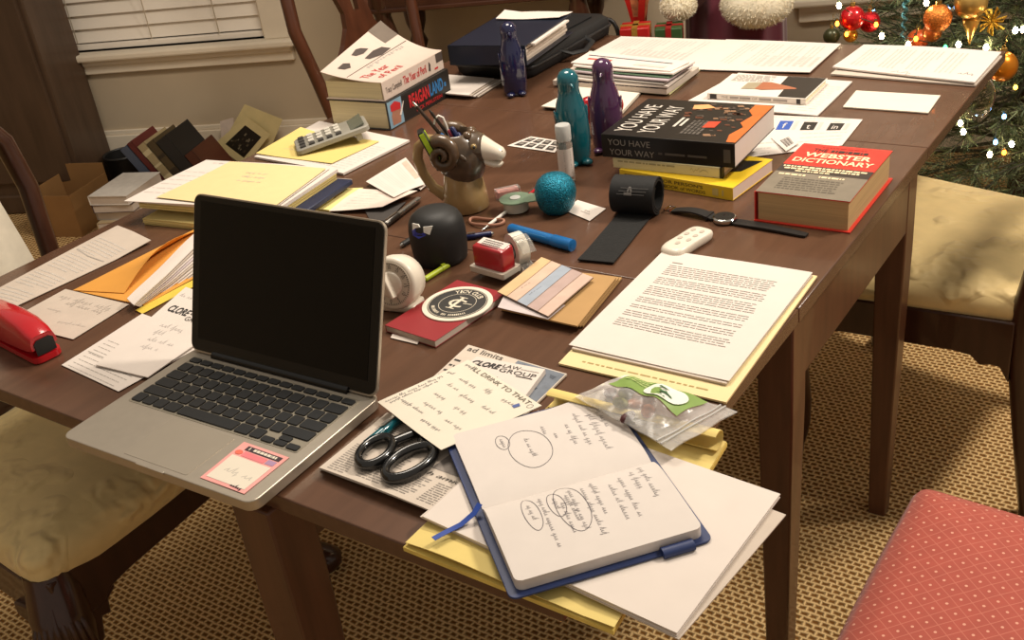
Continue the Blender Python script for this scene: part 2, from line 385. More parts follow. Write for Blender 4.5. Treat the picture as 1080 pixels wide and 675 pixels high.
# ------------------------------------------------------------------ chairs
CHW = wood('dark_mahogany', '#3a2116', 0.28, 0.35, (6, 6, 1.2), 0.25, 7)
REARW = wood('red_mahogany', '#4c2a1a', 0.3, 0.35, (6, 6, 1.2), 0.25, 7)
def damask(name, col):
    m = mat(name, col, 0.6, var=0.06, scale=30, sheen=0.15); nt = m.node_tree; b = nt.nodes['Principled BSDF']
    tc = nt.nodes.new('ShaderNodeTexCoord'); wv = nt.nodes.new('ShaderNodeTexWave'); wv.wave_type = 'RINGS'; wv.rings_direction = 'SPHERICAL'
    wv.inputs['Scale'].default_value = 9; wv.inputs['Distortion'].default_value = 9; wv.inputs['Detail'].default_value = 2; wv.inputs['Detail Scale'].default_value = 1.6
    nz = nt.nodes.new('ShaderNodeTexNoise'); nz.inputs['Scale'].default_value = 9; nz.inputs['Detail'].default_value = 1
    mk = nt.nodes.new('ShaderNodeMapRange'); mk.inputs[1].default_value = .48; mk.inputs[2].default_value = .56
    ml = nt.nodes.new('ShaderNodeMath'); ml.operation = 'MULTIPLY'; bp = nt.nodes.new('ShaderNodeBump'); bp.inputs['Strength'].default_value = .8; bp.inputs['Distance'].default_value = .006
    nt.links.new(tc.outputs['Object'], wv.inputs['Vector']); nt.links.new(tc.outputs['Object'], nz.inputs['Vector']); nt.links.new(nz.outputs['Fac'], mk.inputs[0])
    nt.links.new(wv.outputs['Fac'], ml.inputs[0]); nt.links.new(mk.outputs[0], ml.inputs[1]); nt.links.new(ml.outputs[0], bp.inputs['Height']); nt.links.new(bp.outputs[0], b.inputs['Normal'])
    return m
CREAM = damask('cream_damask', '#d9bf85')
def trap(xf, xb, wf, wb, r=.05, n=5, bow=.02):
    """rounded trapezoid seat outline, front at +x"""
    base = [(xf, -wf), (xf, wf), (xb, wb), (xb, -wb)]; out = []
    for i in range(4):
        p = Vector(base[i]); a = (Vector(base[i - 1]) - p).normalized(); b = (Vector(base[(i + 1) % 4]) - p).normalized()
        rr = r if i < 2 else r * .5
        for k in range(n + 1):
            t = k / n; q = (p + a * rr) * (1 - t) ** 2 + p * 2 * t * (1 - t) + (p + b * rr) * t * t; out.append((q.x, q.y))
        if i == 0:
            for k in range(1, 6):
                t = k / 6; q = (p + b * rr).lerp(Vector(base[1]) - b * rr, t); out.append((q.x + bow * sin(pi * t), q.y))
    return out
def inset(poly, d):
    cx = sum(p[0] for p in poly) / len(poly); cy = sum(p[1] for p in poly) / len(poly); o = []
    for x, y in poly:
        l = hypot(x - cx, y - cy); o.append((cx + (x - cx) * (1 - d / l), cy + (y - cy) * (1 - d / l)))
    return o
def make_chair(name, label, loc, rot, W, seatm, group):
    c = thing(name, label, 'chair', loc, rot, group)
    out = trap(.235, -.20, .285, .215)
    m = MB(); m.loft([[(x, y, z) for x, y in inset(out, d)] for d, z in ((.012, .405), (.004, .42), (0, .435), (.006, .452), (.022, .466), (.06, .476), (.12, .482), (.2, .484))])
    m.build('seat', seatm, c, smooth=60)
    def rail(p0, p1, th, top, bot, scal):
        mm = MB(); p0 = Vector(p0); p1 = Vector(p1); d = (p1 - p0).normalized(); nn = Vector((-d.y, d.x)); rings = []
        for k in range(25):
            t = k / 24; p = p0.lerp(p1, t); e = min(t, 1 - t); zb = bot - scal * max(0, 1 - e / .22) ** 1.0 * abs(cos(e * 26))
            rings.append([(p.x + nn.x * s * th / 2, p.y + nn.y * s * th / 2, z) for s, z in ((1, top), (-1, top), (-1, zb), (1, zb))])
        mm.loft(rings); return mm
    rail((.215, -.27), (.215, .27), .035, .42, .345, .05).build('seat_rail', W, c, bevel=.003)
    for s in (-1, 1): rail((.21, .262 * s), (-.19, .205 * s), .035, .42, .345, .05).build('seat_rail', W, c, bevel=.003)
    rail((-.195, -.2), (-.195, .2), .03, .42, .35, 0).build('seat_rail', W, c)
    for s in (-1, 1):                                              # cabriole front legs
        dx, dy = .72, .69 * s; mm = MB(); rings = []
        for z, o, r in ((.425, -.012, .036), (.40, -.004, .038), (.365, .014, .043), (.325, .022, .044), (.28, .016, .036), (.22, .002, .027), (.15, -.012, .020), (.09, -.014, .0165), (.06, -.006, .019), (.042, .012, .030), (.024, .022, .038), (.008, .022, .036), (0, .02, .030)):
            cx, cy = .205 + dx * o, .252 * s + dy * o
            rings.append([(cx + r * cos(2 * pi * k / 14), cy + r * sin(2 * pi * k / 14), z) for k in range(14)])
        mm.loft(rings); lg = mm.build('front_leg', W, c, smooth=60)
        k = MB()                                                   # carved shell on the knee
        for i in range(-4, 5):
            a = i * .19; ax, ay = cos(atan2(dy, dx) + a), sin(atan2(dy, dx) + a)
            pts = []
            for z, o in ((.385, .034), (.36, .050), (.325, .0625), (.285, .0565), (.25, .040 - abs(i) * .001)):
                f = 1 if z > .33 else .92
                pts.append((.205 + ax * o * f + dx * .006, .252 * s + ay * o * f + dy * .006, z - abs(i) * .003))
            k.tube(pts, [.003, .005, .0055, .0045, .002], 6)
        k.build('knee_shell', W, lg, smooth=60)
        e = MB()                                                   # knee brackets either side
        for (ex, ey) in ((0, -s), (-1, 0)):
            n2 = Vector((-ey, ex, 0)); base = Vector((.205, .252 * s, 0)) + Vector((dx, dy, 0)) * .012
            pr = [(.02, .36), (.085, .36), (.088, .335), (.07, .325), (.066, .30), (.05, .305), (.042, .27), (.02, .255)]
            fr = [base + Vector((ex, ey, 0)) * a + n2 * .018 + Vector((0, 0, z)) for a, z in pr]; bk = [p - n2 * .036 for p in fr]
            e.loft([fr, bk])
        e.build('knee_bracket', W, lg, bevel=.004)
    top = [(.0, 0.0)]
    for s in (-1, 1):                                              # back legs run up into the stiles
        pts = [(-.255, .2 * s, 0), (-.228, .2 * s, .15), (-.205, .2 * s, .32), (-.2, .2 * s, .44), (-.215, .203 * s, .55), (-.235, .222 * s, .68), (-.257, .24 * s, .80), (-.27, .232 * s, .89), (-.278, .198 * s, .945), (-.281, .15 * s, .965)]
        mm = MB(); mm.tube(pts, [.019, .018, .021, .022, .019, .018, .0185, .019, .02, .021], 10); mm.build('back_leg', W, c, smooth=60)
    cr = MB(); pts = []; rad = []
    for k in range(17):
        y = -.165 + .33 * k / 16; a = abs(y) / .165; pts.append((-.281, y, .962 + .018 * cos(a * pi) * (1 if a < .9 else .6))); rad.append(.021 + .009 * (1 - a))
    cr.tube(pts, rad, 10, flat=1.1)
    for s in (-1, 1): cr.ball((-.272, .115 * s, .925), .022, 10, sc=(.7, 1, 1))
    cr.build('crest_rail', W, c, smooth=60)
    # pierced vase splat with volutes
    sp = MB(); prof = [(.42, .075), (.45, .08), (.48, .06), (.52, .045), (.56, .055), (.61, .095), (.655, .118), (.69, .112), (.72, .085), (.76, .058), (.80, .05), (.84, .062), (.88, .085), (.92, .10), (.955, .11)]
    def bx(z): return -.2 - .085 * max(0, (z - .44) / .52) ** 1.0
    for i in range(len(prof) - 1):
        (z0, w0), (z1, w1) = prof[i], prof[i + 1]
        hole = .57 < z0 < .70 or .79 < z0 < .9
        parts = ((-1, -.22), (.22, 1)) if hole else ((-1, 1),)
        for a, b in parts:
            sp.hexa([(bx(z0) + .009, a * w0, z0), (bx(z0) + .009, b * w0, z0), (bx(z0) - .009, b * w0, z0), (bx(z0) - .009, a * w0, z0)],
                    [(bx(z1) + .009, a * w1, z1), (bx(z1) + .009, b * w1, z1), (bx(z1) - .009, b * w1, z1), (bx(z1) - .009, a * w1, z1)])
    so = sp.build('splat', W, c, smooth=0)
    vo = MB()
    for s in (-1, 1):
        for z, y, r in ((.665, .088, .022), (.625, .07, .017), (.70, .062, .016), (.875, .07, .018)):
            v1 = MB(); v1.ball((bx(z) + .01, y * s, z), r, 10, sc=(.55, 1, 1)); v1.build('volute', W, so, smooth=60)
    vo.tube([(bx(z) + .011, .012 * sin(z * 40), z) for z in (.58, .61, .64, .67, .7, .73)], .006, 6)
    vo.build('carving', W, so, smooth=60)
    return c
CG = 'carved dining chairs'
RT = radians(5)
make_chair('dining_chair', 'dark carved dining chair pushed under the table beneath the laptop, cream cloth on its back', (-.92 - .235 * cos(RT), .235 - .235 * sin(RT), 0), RT, CHW, CREAM, CG)
RT2 = radians(174)
make_chair('dining_chair', 'cream-seated dark carved dining chair at the right side of the table, facing it', (-.013, 1.458, 0), RT2, CHW, CREAM, CG)
make_chair('dining_chair', 'dark carved dining chair with a pierced splat back, standing behind the two thick hardbacks', (-1.49, 1.71, 0), radians(-2), REARW, CREAM, CG)

# cream garment over the left chair's back
CLOTH = mat('cream_cloth', '#cfc6b4', 0.9, var=0.05, scale=60, bump=0.1)
def gar(u, v):
    z0 = 1.0 - .0; w = .125 + .02 * v; y = .02 + (-w + 2 * w * u)
    if v < .22: x = -1.482 - .012 * (1 - v / .22); z = .86 + .135 * v / .22
    elif v < .34: q = (v - .22) / .12; x = -1.482 + .092 * q; z = .995 + .022 * sin(pi * q) + .003 * q
    else: t = (v - .34) / .66; x = -1.390 + .058 * t + .004 * sin(u * 17 + 2 * t); z = .998 - .42 * t
    return Vector((x, .205 + (y - .02) + .012 * sin(9 * v) * (u - .5), z))
g = MB(); g.slab(lambda u, v: gar(u, v) + Vector((0, 0, .0)), 24, 30, .006)
o = g.build('garment', CLOTH, smooth=60); tag(o, 'cream garment hung over the back of the left chair, at the photo\'s left edge', 'garment')

# red upholstered chair, lower right
def red_fabric():
    m = mat('red_diamond_fabric', '#a34636', 0.7, var=0.06, scale=50, sheen=0.2); nt = m.node_tree; b = nt.nodes['Principled BSDF']
    base = b.inputs['Base Color'].links[0].from_socket
    tc = nt.nodes.new('ShaderNodeTexCoord'); mp = nt.nodes.new('ShaderNodeMapping'); mp.inputs['Rotation'].default_value = (0, 0, radians(45)); mp.inputs['Scale'].default_value = (1, 1, 0)
    br = nt.nodes.new('ShaderNodeTexBrick'); br.offset = 0; br.inputs['Scale'].default_value = 1; br.inputs['Brick Width'].default_value = .0175; br.inputs['Row Height'].default_value = .0175
    br.inputs['Mortar Size'].default_value = .0006; br.inputs['Mortar Smooth'].default_value = .3
    vo = nt.nodes.new('ShaderNodeTexVoronoi'); vo.inputs['Scale'].default_value = 1 / .0175; vo.inputs['Randomness'].default_value = 0; vo.feature = 'F1'
    mp2 = nt.nodes.new('ShaderNodeMapping'); mp2.inputs['Location'].default_value = (.5 * .0175, .5 * .0175, 0)
    nt.links.new(tc.outputs['Object'], mp.inputs[0]); nt.links.new(mp.outputs[0], br.inputs['Vector']); nt.links.new(mp.outputs[0], mp2.inputs[0]); nt.links.new(mp2.outputs[0], vo.inputs['Vector'])
    lt = nt.nodes.new('ShaderNodeMath'); lt.operation = 'LESS_THAN'; lt.inputs[1].default_value = .1; nt.links.new(vo.outputs['Distance'], lt.inputs[0])
    m1 = nt.nodes.new('ShaderNodeMix'); m1.data_type = 'RGBA'; m1.inputs[7].default_value = lin('#bd6b58'); f1 = nt.nodes.new('ShaderNodeMath'); f1.operation = 'MULTIPLY'; f1.inputs[1].default_value = .8
    nt.links.new(br.outputs['Fac'], f1.inputs[0]); nt.links.new(f1.outputs[0], m1.inputs[0]); nt.links.new(base, m1.inputs[6])
    m2 = nt.nodes.new('ShaderNodeMix'); m2.data_type = 'RGBA'; m2.inputs[7].default_value = lin('#d3957e'); nt.links.new(lt.outputs[0], m2.inputs[0]); nt.links.new(m1.outputs[2], m2.inputs[6])
    nt.links.new(m2.outputs[2], b.inputs['Base Color']); return m
rc = thing('upholstered_chair', 'red diamond-patterned upholstered chair at the lower right corner', 'chair', (.372, .395, 0), radians(180))
out = trap(.235, -.23, .26, .23, .022, 5, .006)
m = MB(); m.loft([[(x, y, z) for x, y in inset(out, d)] for d, z in ((.012, .375), (.002, .39), (0, .43), (.004, .455), (.018, .472), (.05, .482), (.11, .489), (.2, .492))]); m.build('seat', red_fabric(), rc, smooth=60)
m = MB(); m.loft([[(x, y, z) for x, y in inset(out, .02)] for z in (.31, .378)]); m.build('seat_frame', CHW, rc, bevel=.003)
for s in (-1, 1):
    m = MB(); m.loft([[(.195 + a * w, .215 * s + b * w, z) for a, b in ((-1, -1), (1, -1), (1, 1), (-1, 1))] for z, w in ((0, .014), (.33, .022))]); m.build('leg', CHW, rc, bevel=.003)
    m = MB(); m.tube([(-.27, .19 * s, 0), (-.215, .19 * s, .2), (-.205, .19 * s, .4), (-.225, .19 * s, .6), (-.29, .19 * s, .97)], [.017, .02, .022, .019, .015], 8); m.build('back_leg', CHW, rc, smooth=60)
m = MB(); m.tube([(-.285, -.2, .95), (-.3, -.1, .975), (-.3, .1, .975), (-.285, .2, .95)], .022, 8, flat=1.5); m.build('crest_rail', CHW, rc, smooth=60)
m = MB(); m.slab(lambda u, v: Vector((-.212 - .075 * (1 - v) - .012 * sin(pi * u), -.165 + .33 * u, .93 - .4 * v)), 8, 8, .03); m.build('backrest', MATS['red_diamond_fabric'], rc)

# ------------------------------------------------------------------ behind the table, on the floor
CAB = wood('dark_walnut_cabinet', '#4d3b2d', 0.4, 0.1, (5, 5, .7), .18, 5)
cb = thing('cabinet', 'tall dark wooden cabinet against the window wall at the left edge', 'cabinet', RM(-2.86, 2.905), RA)
m = MB(); m.box((0, 0, 1.0), (.96, .24, 1.88)); m.build('body', CAB, cb, bevel=.006)
m = MB(); m.box((-.008, -.005, .04), (.97, .25, .08)); m.build('plinth', CAB, cb, bevel=.008)
m = MB(); m.box((0, -.01, 1.96), (1.02, .27, .06)); m.build('cornice', CAB, cb, bevel=.015)
for s in (-1, 1):
    m = MB(); m.box((.235 * s, -.126, 1.0), (.45, .02, 1.74)); d = m.build('door', CAB, cb, bevel=.006)
    m = MB(); m.ball((.035 * s, -.152, 1.0), .014, 10); m.build('knob', mat('old_brass', '#a8823c', .35, metal=.9), d)
CARD = mat('brown_cardboard', '#8d673b', 0.85, var=0.06, scale=12)
BLK = mat('black_plastic', '#191817', 0.45, var=0.1)
bx_ = thing('cardboard_box', 'open brown cardboard box on the floor beside the cabinet', 'box', RM(-2.365, 2.652), RA - radians(4))
m = MB(); w, d, h, t = .21, .23, .165, .004
for (c, s) in (((0, -d / 2, h / 2), (w, t, h)), ((0, d / 2, h / 2 + .02), (w, t, h + .04)), ((-w / 2, 0, h / 2), (t, d, h)), ((w / 2, 0, h / 2), (t, d, h)), ((0, 0, t / 2), (w, d, t))): m.box(c, s)
m.build('body', CARD, bx_)
m = MB()
m.prism([(.012 * cos(a * pi / 6) , .017 * sin(a * pi / 6)) for a in range(12)], 0, .002); hl = m.build('hand_hole', BLK, bx_, loc=(w / 2 + .001, .03, .115), rot=(0, radians(90), 0))
m = MB(); m.prism([(-.045, -.06), (.0, -.075), (.0, .05), (-.02, .03)], 0, .001); m.build('printed_mark', mat('box_print', '#33271a', .8), bx_, loc=(w / 2 + .002, .06, .045), rot=(0, radians(90), 0))
m = MB(); m.prism([(.006 * cos(a * pi / 6), .03 * sin(a * pi / 6)) for a in range(12)], 0, .001); m.build('printed_mark', MATS['box_print'], bx_, loc=(w / 2 + .002, .1, .12), rot=(0, radians(90), 0))
wb = thing('wastebasket', 'black wastebasket behind the cardboard box, leaning books against it', 'basket', RM(-2.275, 2.94), RA)
m = MB(); m.lathe([(.065, 0), (.068, .005), (.075, .17), (.077, .175), (.073, .175), (.065, .012)], 24, caps=True); m.build('body', BLK, wb, smooth=40)
m = MB(); m.tube([(.076 * cos(k * pi / 12), .076 * sin(k * pi / 12), .175) for k in range(24)], .005, 6, closed=True); m.build('rim', BLK, wb)

def book(name, label, loc, w, d, h, cover, page=GUT, rot=0.0, group=None, cov=.0028, spine='-y', over=.003, tilt=None):
    """closed book lying flat, w along x, d along y, h thick; the spine on the side named"""
    b = thing(name, label, 'book', loc, rot if tilt is None else tilt, group)
    sx, sy = {'-y': (0, -1), '+y': (0, 1), '-x': (-1, 0), '+x': (1, 0)}[spine]
    m = MB()
    m.box((0, 0, cov / 2), (w, d, cov)); m.box((0, 0, h - cov / 2), (w, d, cov))
    if sx: m.box((sx * (w / 2 - cov / 2), 0, h / 2), (cov, d, h - 2 * cov))
    else: m.box((0, sy * (d / 2 - cov / 2), h / 2), (w, cov, h - 2 * cov))
    co = m.build('cover', cover, b, bevel=min(.0012, cov * .4))
    p = MB(); px = w - (over * 2 if not sx else over + cov); py = d - (over * 2 if not sy else over + cov)
    p.box((sx * (over - cov) / 2 * (1 if sx else 0), sy * (over - cov) / 2 * (1 if sy else 0), h / 2), (px, py, h - 2 * cov)); p.build('pages', page, b)
    return b
V0 = 2.70; BU = [onwall(121, 141, V0)[0] + .31 * sin(radians(30))]
def leanbook(pxtop, t, h, d, cols, label, lean=30):
    th = radians(lean); u0 = BU[0]; BU[0] += t / cos(th) + .003
    z0 = 0.002
    # local: thickness x, depth y (spine at -y), height z; leaning to -u
    R = (Matrix.Rotation(RA, 3, 'Z') @ Matrix.Rotation(-th, 3, 'Y')).to_euler()
    b = thing('old_book', label, 'book', RM(u0, V0, z0), R, 'old books leaning on the floor by the wall')
    cv, rd, lab = cols; n = .003
    m = MB(); m.box((t / 2, n / 2, h / 2), (t, n, h)); m.box((n / 2, d / 2, h / 2), (n, d, h)); m.box((t - n / 2, d / 2, h / 2), (n, d, h)); m.build('cover', cv, b, bevel=.001)
    m = MB(); m.box((t / 2, d / 2, h / 2), (t - 2 * n, d - .008, h - .008)); m.build('pages', GUT, b)
    if rd:
        m = MB()
        for zz in lab: m.box((t / 2, -.0006, h * zz[0]), (t * .96, .0012, h * zz[1]))
        m.build('spine_label', rd, b)
    return b
C1 = mat('blue_grey_book_cloth', '#4d5566', .7); C2 = mat('maroon_book_cloth', '#5f2620', .65); C3 = mat('tan_book_cloth', '#a5946f', .7); C4 = mat('olive_book_cloth', '#4e4028', .7)
C5 = mat('black_book_cloth', '#1f1d1c', .5); C6 = mat('brown_leather_cover', '#4a2517', .45)
leanbook((117, 141), .038, .31, .17, (C1, mat('maroon_label', '#6e3038', .7), [(.35, .5)]), 'blue-grey book with a maroon label, leftmost of the leaning books')
leanbook((133, 126), .025, .335, .17, (C2, None, None), 'maroon book second from left among the leaning floor books')
leanbook((143, 139), .037, .32, .17, (C3, mat('pale_spine_band', '#c9bb95', .7), [(.88, .06), (.7, .03), (.45, .22), (.2, .03)]), 'thick tan banded book in the middle of the leaning books')
leanbook((158, 131), .035, .33, .17, (C4, mat('dark_spine_band', '#33291a', .7), [(.8, .04), (.55, .15)]), 'olive brown book just left of the black leaning book')
leanbook((172, 134), .055, .335, .18, (C5, None, None), 'black clothbound book leaning on the olive brown one')
leanbook((196, 146), .042, .27, .17, (C6, mat('dark_leather_panel', '#341a10', .5), [(.5, .5)]), 'brown leather-look book, rightmost of the leaning row')
# magazines piled on the floor beside the box
rr = random.Random(5); z = 0.0
MAGC = [mat('magazine_grey', '#b9b2a8', .5), mat('magazine_dark', '#4a3632', .5), mat('magazine_white', '#d9d2c8', .5), mat('magazine_buff', '#b7a27f', .5)]
mlab = ['white sheaf topping the floor pile beside the cardboard box', 'dark magazine right under the white sheaf of the floor pile', 'pale magazine third from the top of the floor pile', 'buff magazine fourth from the top of the floor pile', 'white magazine low in the floor pile by the box', 'grey magazine at the bottom of the floor pile by the box']
hs = [.034, .03, .034, .036, .03, .034]
for i in range(5, -1, -1):
    p = thing('magazine', mlab[i], 'magazine', RM(-2.035 + rr.uniform(-.008, .008), 2.55 + rr.uniform(-.012, .012) - .004 * i, z), RA + rr.uniform(-.12, .12), 'magazines piled on the floor')
    m = MB(); m.box((0, 0, hs[i] / 2), (.155, .22, hs[i] - .003)); m.build('pages', PAPERG, p)
    m = MB(); m.box((0, 0, hs[i] - .001), (.16, .226, .002)); m.box((0, 0, .0008), (.16, .226, .0016)); m.box((-.079, 0, hs[i] / 2), (.002, .226, hs[i])); m.build('cover', [MAGC[2], MAGC[1], MAGC[0], MAGC[3], MAGC[2], MAGC[0]][i], p)
    z += hs[i]
# cards standing in a tray by the wall
tr = thing('card_tray', 'low brown tray on the floor by the wall holding old cards', 'tray', RM(-1.7, 2.965), RA)
m = MB()
for (c, s) in (((0, 0, .005), (.3, .12, .01)), ((0, -.057, .06), (.3, .006, .12)), ((0, .057, .06), (.3, .006, .12)), ((-.147, 0, .06), (.006, .12, .12)), ((.147, 0, .06), (.006, .12, .12))): m.box(c, s)
m.build('body', CARD, tr, bevel=.001)
CARDC = mat('aged_card', '#d8c792', .7, var=.06, scale=18); CARDW = mat('pinkish_card', '#d9c8bb', .7)
def wallcard(px, v, label, m_, photo=None):
    pts = [Vector(RM(onwall(a, b, v)[0], v, onwall(a, b, v)[1])) for a, b in px]; c = sum(pts, Vector()) / 4
    o = thing('greeting_card', label, 'card', c, 0, 'cards leaning by the wall')
    m = MB(); bk = RV * .0012; m.loft([[p - c for p in pts], [p - c + bk for p in pts]]); m.build('card', m_, o, smooth=0)
    if photo:
        F = lambda u, w: ((pts[0] * (1 - u) + pts[1] * u) * (1 - w) + (pts[3] * (1 - u) + pts[2] * u) * w) - c - RV * .0008
        m = MB(); m.patch(F, [(.2, .17), (.2, .83), (.83, .83), (.83, .17)], 0, .0); r = random.Random(3)
        for k in range(22):
            a, b = r.uniform(.24, .74), r.uniform(.3, .72); q = r.uniform(.015, .05)
            m.patch(lambda u, w: F(u, w) - RV * .0005, [(a, b), (a, b + q * 1.6), (a + q, b + q * 1.6), (a + q, b)], 1 + k % 2, 0)
        m.build('photograph', [mat('dark_photo', '#241f18', .4), mat('photo_grey', '#7a705c', .5), mat('photo_brown', '#473c2b', .5)], o, smooth=0)
wallcard([(232, 128), (246, 124), (250, 172), (236, 176)], 2.985, 'small pinkish card at the left of the cards standing by the wall', CARDW)
wallcard([(258, 110), (298, 126), (284, 160), (240, 142)], 2.965, 'blank cream card standing tilted behind the photo card', CARDC)
wallcard([(259, 123), (285, 142), (258, 176), (226, 152)], 2.94, 'cream card with a black group photograph, tilted, by the wall', CARDC, True)

# side table, garlanded gifts, velvet robe
st = thing('side_table', 'dark wooden side table on turned legs against the wall behind the rear chair, with an added upper case', 'cabinet', RM(-.62, 2.78), RA)
SW = wood('side_table_wood', '#43271a', .32, .3, (1, 6, 6), .25, 7)
m = MB(); m.box((0, 0, .83), (.95, .42, .026)); m.build('top', SW, st, bevel=.006)
m = MB(); m.box((0, .03, 1.42), (.88, .34, 1.15)); m.build('added_upper_case', SW, st, bevel=.006)  # out-of-view case, added so the table top reflects something dark
m = MB(); m.box((0, .02, 2.02), (.96, .4, .05)); m.build('cornice', SW, st, bevel=.012)  # cornice of the added case
for s in (-1, 1):  # doors and knobs of the added case
    m = MB(); m.box((.215 * s, -.148, 1.42), (.41, .02, 1.08)); d = m.build('door', SW, st, bevel=.006)
    m = MB(); m.ball((.03 * s, -.166, 1.4), .012, 10); m.build('knob', MATS['old_brass'], d)
m = MB(); m.box((0, -.185, .77), (.86, .02, .1)); m.box((0, .185, .77), (.86, .02, .1)); m.box((-.42, 0, .77), (.02, .36, .1)); m.box((.42, 0, .77), (.02, .36, .1)); m.box((0, -.19, .722), (.88, .026, .014)); m.build('apron', SW, st, bevel=.003)
for sx in (-.355, .28):
    for sy in (-.17, .17):
        m = MB(); m.lathe([(.02, 0), (.024, .02), (.016, .05), (.02, .1), (.028, .3), (.034, .45), (.022, .5), (.034, .53), (.022, .56), (.036, .6), (.04, .64), (.026, .7), (.034, .72), (.034, .80)], 16, c=(sx, sy)); m.build('leg', SW, st, smooth=50)
bn = thing('bench', 'low dark wooden bench behind the far end of the table, holding gifts', 'bench', RM(-.16, 2.35), RA)
m = MB(); m.box((0, 0, .56), (.27, .24, .025)); m.build('top', SW, bn, bevel=.004)
for sx in (-.11, .11):
    for sy in (-.09, .09):
        m = MB(); m.box((sx, sy, .275), (.03, .03, .55)); m.build('leg', SW, bn)
def gift(loc, w, d, h, m_, rib, label, rot=0):
    g_ = thing('gift_box', label, 'gift', loc, RA + rot, 'wrapped gifts behind the table')
    m = MB(); m.box((0, 0, h / 2), (w, d, h)); m.build('box', m_, g_, bevel=.003)
    m = MB(); m.box((0, 0, h / 2), (.016, d + .003, h + .003)); m.box((0, 0, h / 2), (w + .003, .016, h + .003)); m.build('ribbon', rib, g_)
REDG = mat('red_gift_wrap', '#a81e1a', .35, var=.1); GRNG = mat('green_gift_wrap', '#2e4a24', .5, var=.1); GOLD = mat('gold_ribbon', '#b58a3c', .35, metal=.5)
gift(RM(-.137, 2.3, .5725), .082, .08, .115, REDG, GOLD, 'bright red wrapped gift behind the far end of the table')
gift(RM(-.045, 2.31, .5725), .075, .08, .105, GRNG, mat('red_ribbon', '#8e1c1c', .4), 'dark green wrapped gift between the red gift and the velvet robe')
ci = thing('candle_holder', 'black wrought-iron scroll candle holder left of the red gift', 'candle holder', RM(-.222, 2.31, .5725), RA)
m = MB(); m.lathe([(.03, 0), (.03, .005), (.008, .012), (.006, .11), (.018, .12), (.018, .125)], 14); m.build('stand', BLK, ci)
m = MB(); m.tube([(.0 - .03 * cos(a) + .005, 0, .08 + .055 * sin(a)) for a in [k * pi / 9 - .9 for k in range(15)]], .006, 8); m.build('scroll', BLK, ci, smooth=60)
dc = thing('ribbon_spray', 'spray of red and gold plaid ribbon standing behind the gifts', 'decoration', RM(-.135, 2.41, .5725), RA)
rr = random.Random(8)
m = MB(); m.lathe([(.02, 0), (.026, .05), (.02, .06)], 12); m.build('pot', GRNG, dc)
for k in range(15):
    a = rr.uniform(0, 6.28); l = rr.uniform(.02, .06); m = MB(); w_ = rr.uniform(.016, .03)
    top = .2 + rr.uniform(0, .16)
    m.slab(lambda u, v: Vector((l * cos(a) * v + w_ * (u - .5), l * sin(a) * v - .01 * sin(3 * v), .05 + top * v - .09 * v * v * v)), 2, 8, .001)
    m.build('ribbon_loop', [GOLD, REDG, mat('plaid_ribbon', '#9a5a3a', .5, var=.5, scale=60)][k % 3], dc)
VEL = mat('maroon_velvet', '#5a1226', .85, var=.12, scale=12, sheen=.6)
FUR = mat('white_fur', '#e6dcc4', .95, var=.06, scale=60)
rb = thing('velvet_robe', 'maroon velvet robe with thick white fur cuffs standing behind the far end of the table', 'robe', RM(.135, 2.56), RA)
m = MB(); rings = []
for z, w_, d_ in ((0, .16, .14), (.2, .155, .13), (.45, .15, .12), (.62, .145, .115), (.8, .135, .1), (.92, .11, .08), (1.0, .05, .05)):
    rings.append([((w_ + .008 * sin(9 * a) * (1 - z * .6)) * cos(a), (d_ + .012 * sin(11 * a) * (1 - z * .6)) * sin(a), z) for a in [2 * pi * k / 72 for k in range(72)]])
m.loft(rings); m.build('robe_body', VEL, rb, smooth=60)
for s, pts in ((-1, [(-.11, -.03, .9), (-.16, -.1, .78), (-.14, -.16, .72)]), (1, [(.11, -.03, .9), (.14, -.1, .78), (.06, -.16, .72)])):
    m = MB(); m.tube(pts, [.05, .06, .068], 14); m.build('sleeve', VEL, rb, smooth=60)
def fur(c, r, sc, seed):
    rr = random.Random(seed); m = MB(); m.ball(c, r * .93, 20, sc=sc)
    for k in range(2600):
        a = rr.uniform(0, 2 * pi); q = rr.uniform(-1, 1); e = Vector((cos(a) * (1 - q * q) ** .5, sin(a) * (1 - q * q) ** .5, q)); p = Vector((c[0] + e.x * r * sc[0] * .92, c[1] + e.y * r * sc[1] * .92, c[2] + e.z * r * sc[2] * .92))
        t = Vector((rr.uniform(-1, 1), rr.uniform(-1, 1), rr.uniform(-1, .6))); d = (e + t * .6).normalized() * rr.uniform(.005, .010); s_ = e.cross(d).normalized() * .0012
        m.add([p - s_, p + s_, p + d], [(0, 1, 2)])
    m.build('fur_cuff', FUR, rb, smooth=60)
fur((-.155, -.19, .715), .052, (1, .9, .78), 1); fur((.06, -.19, .705), .105, (1, .75, .68), 2)
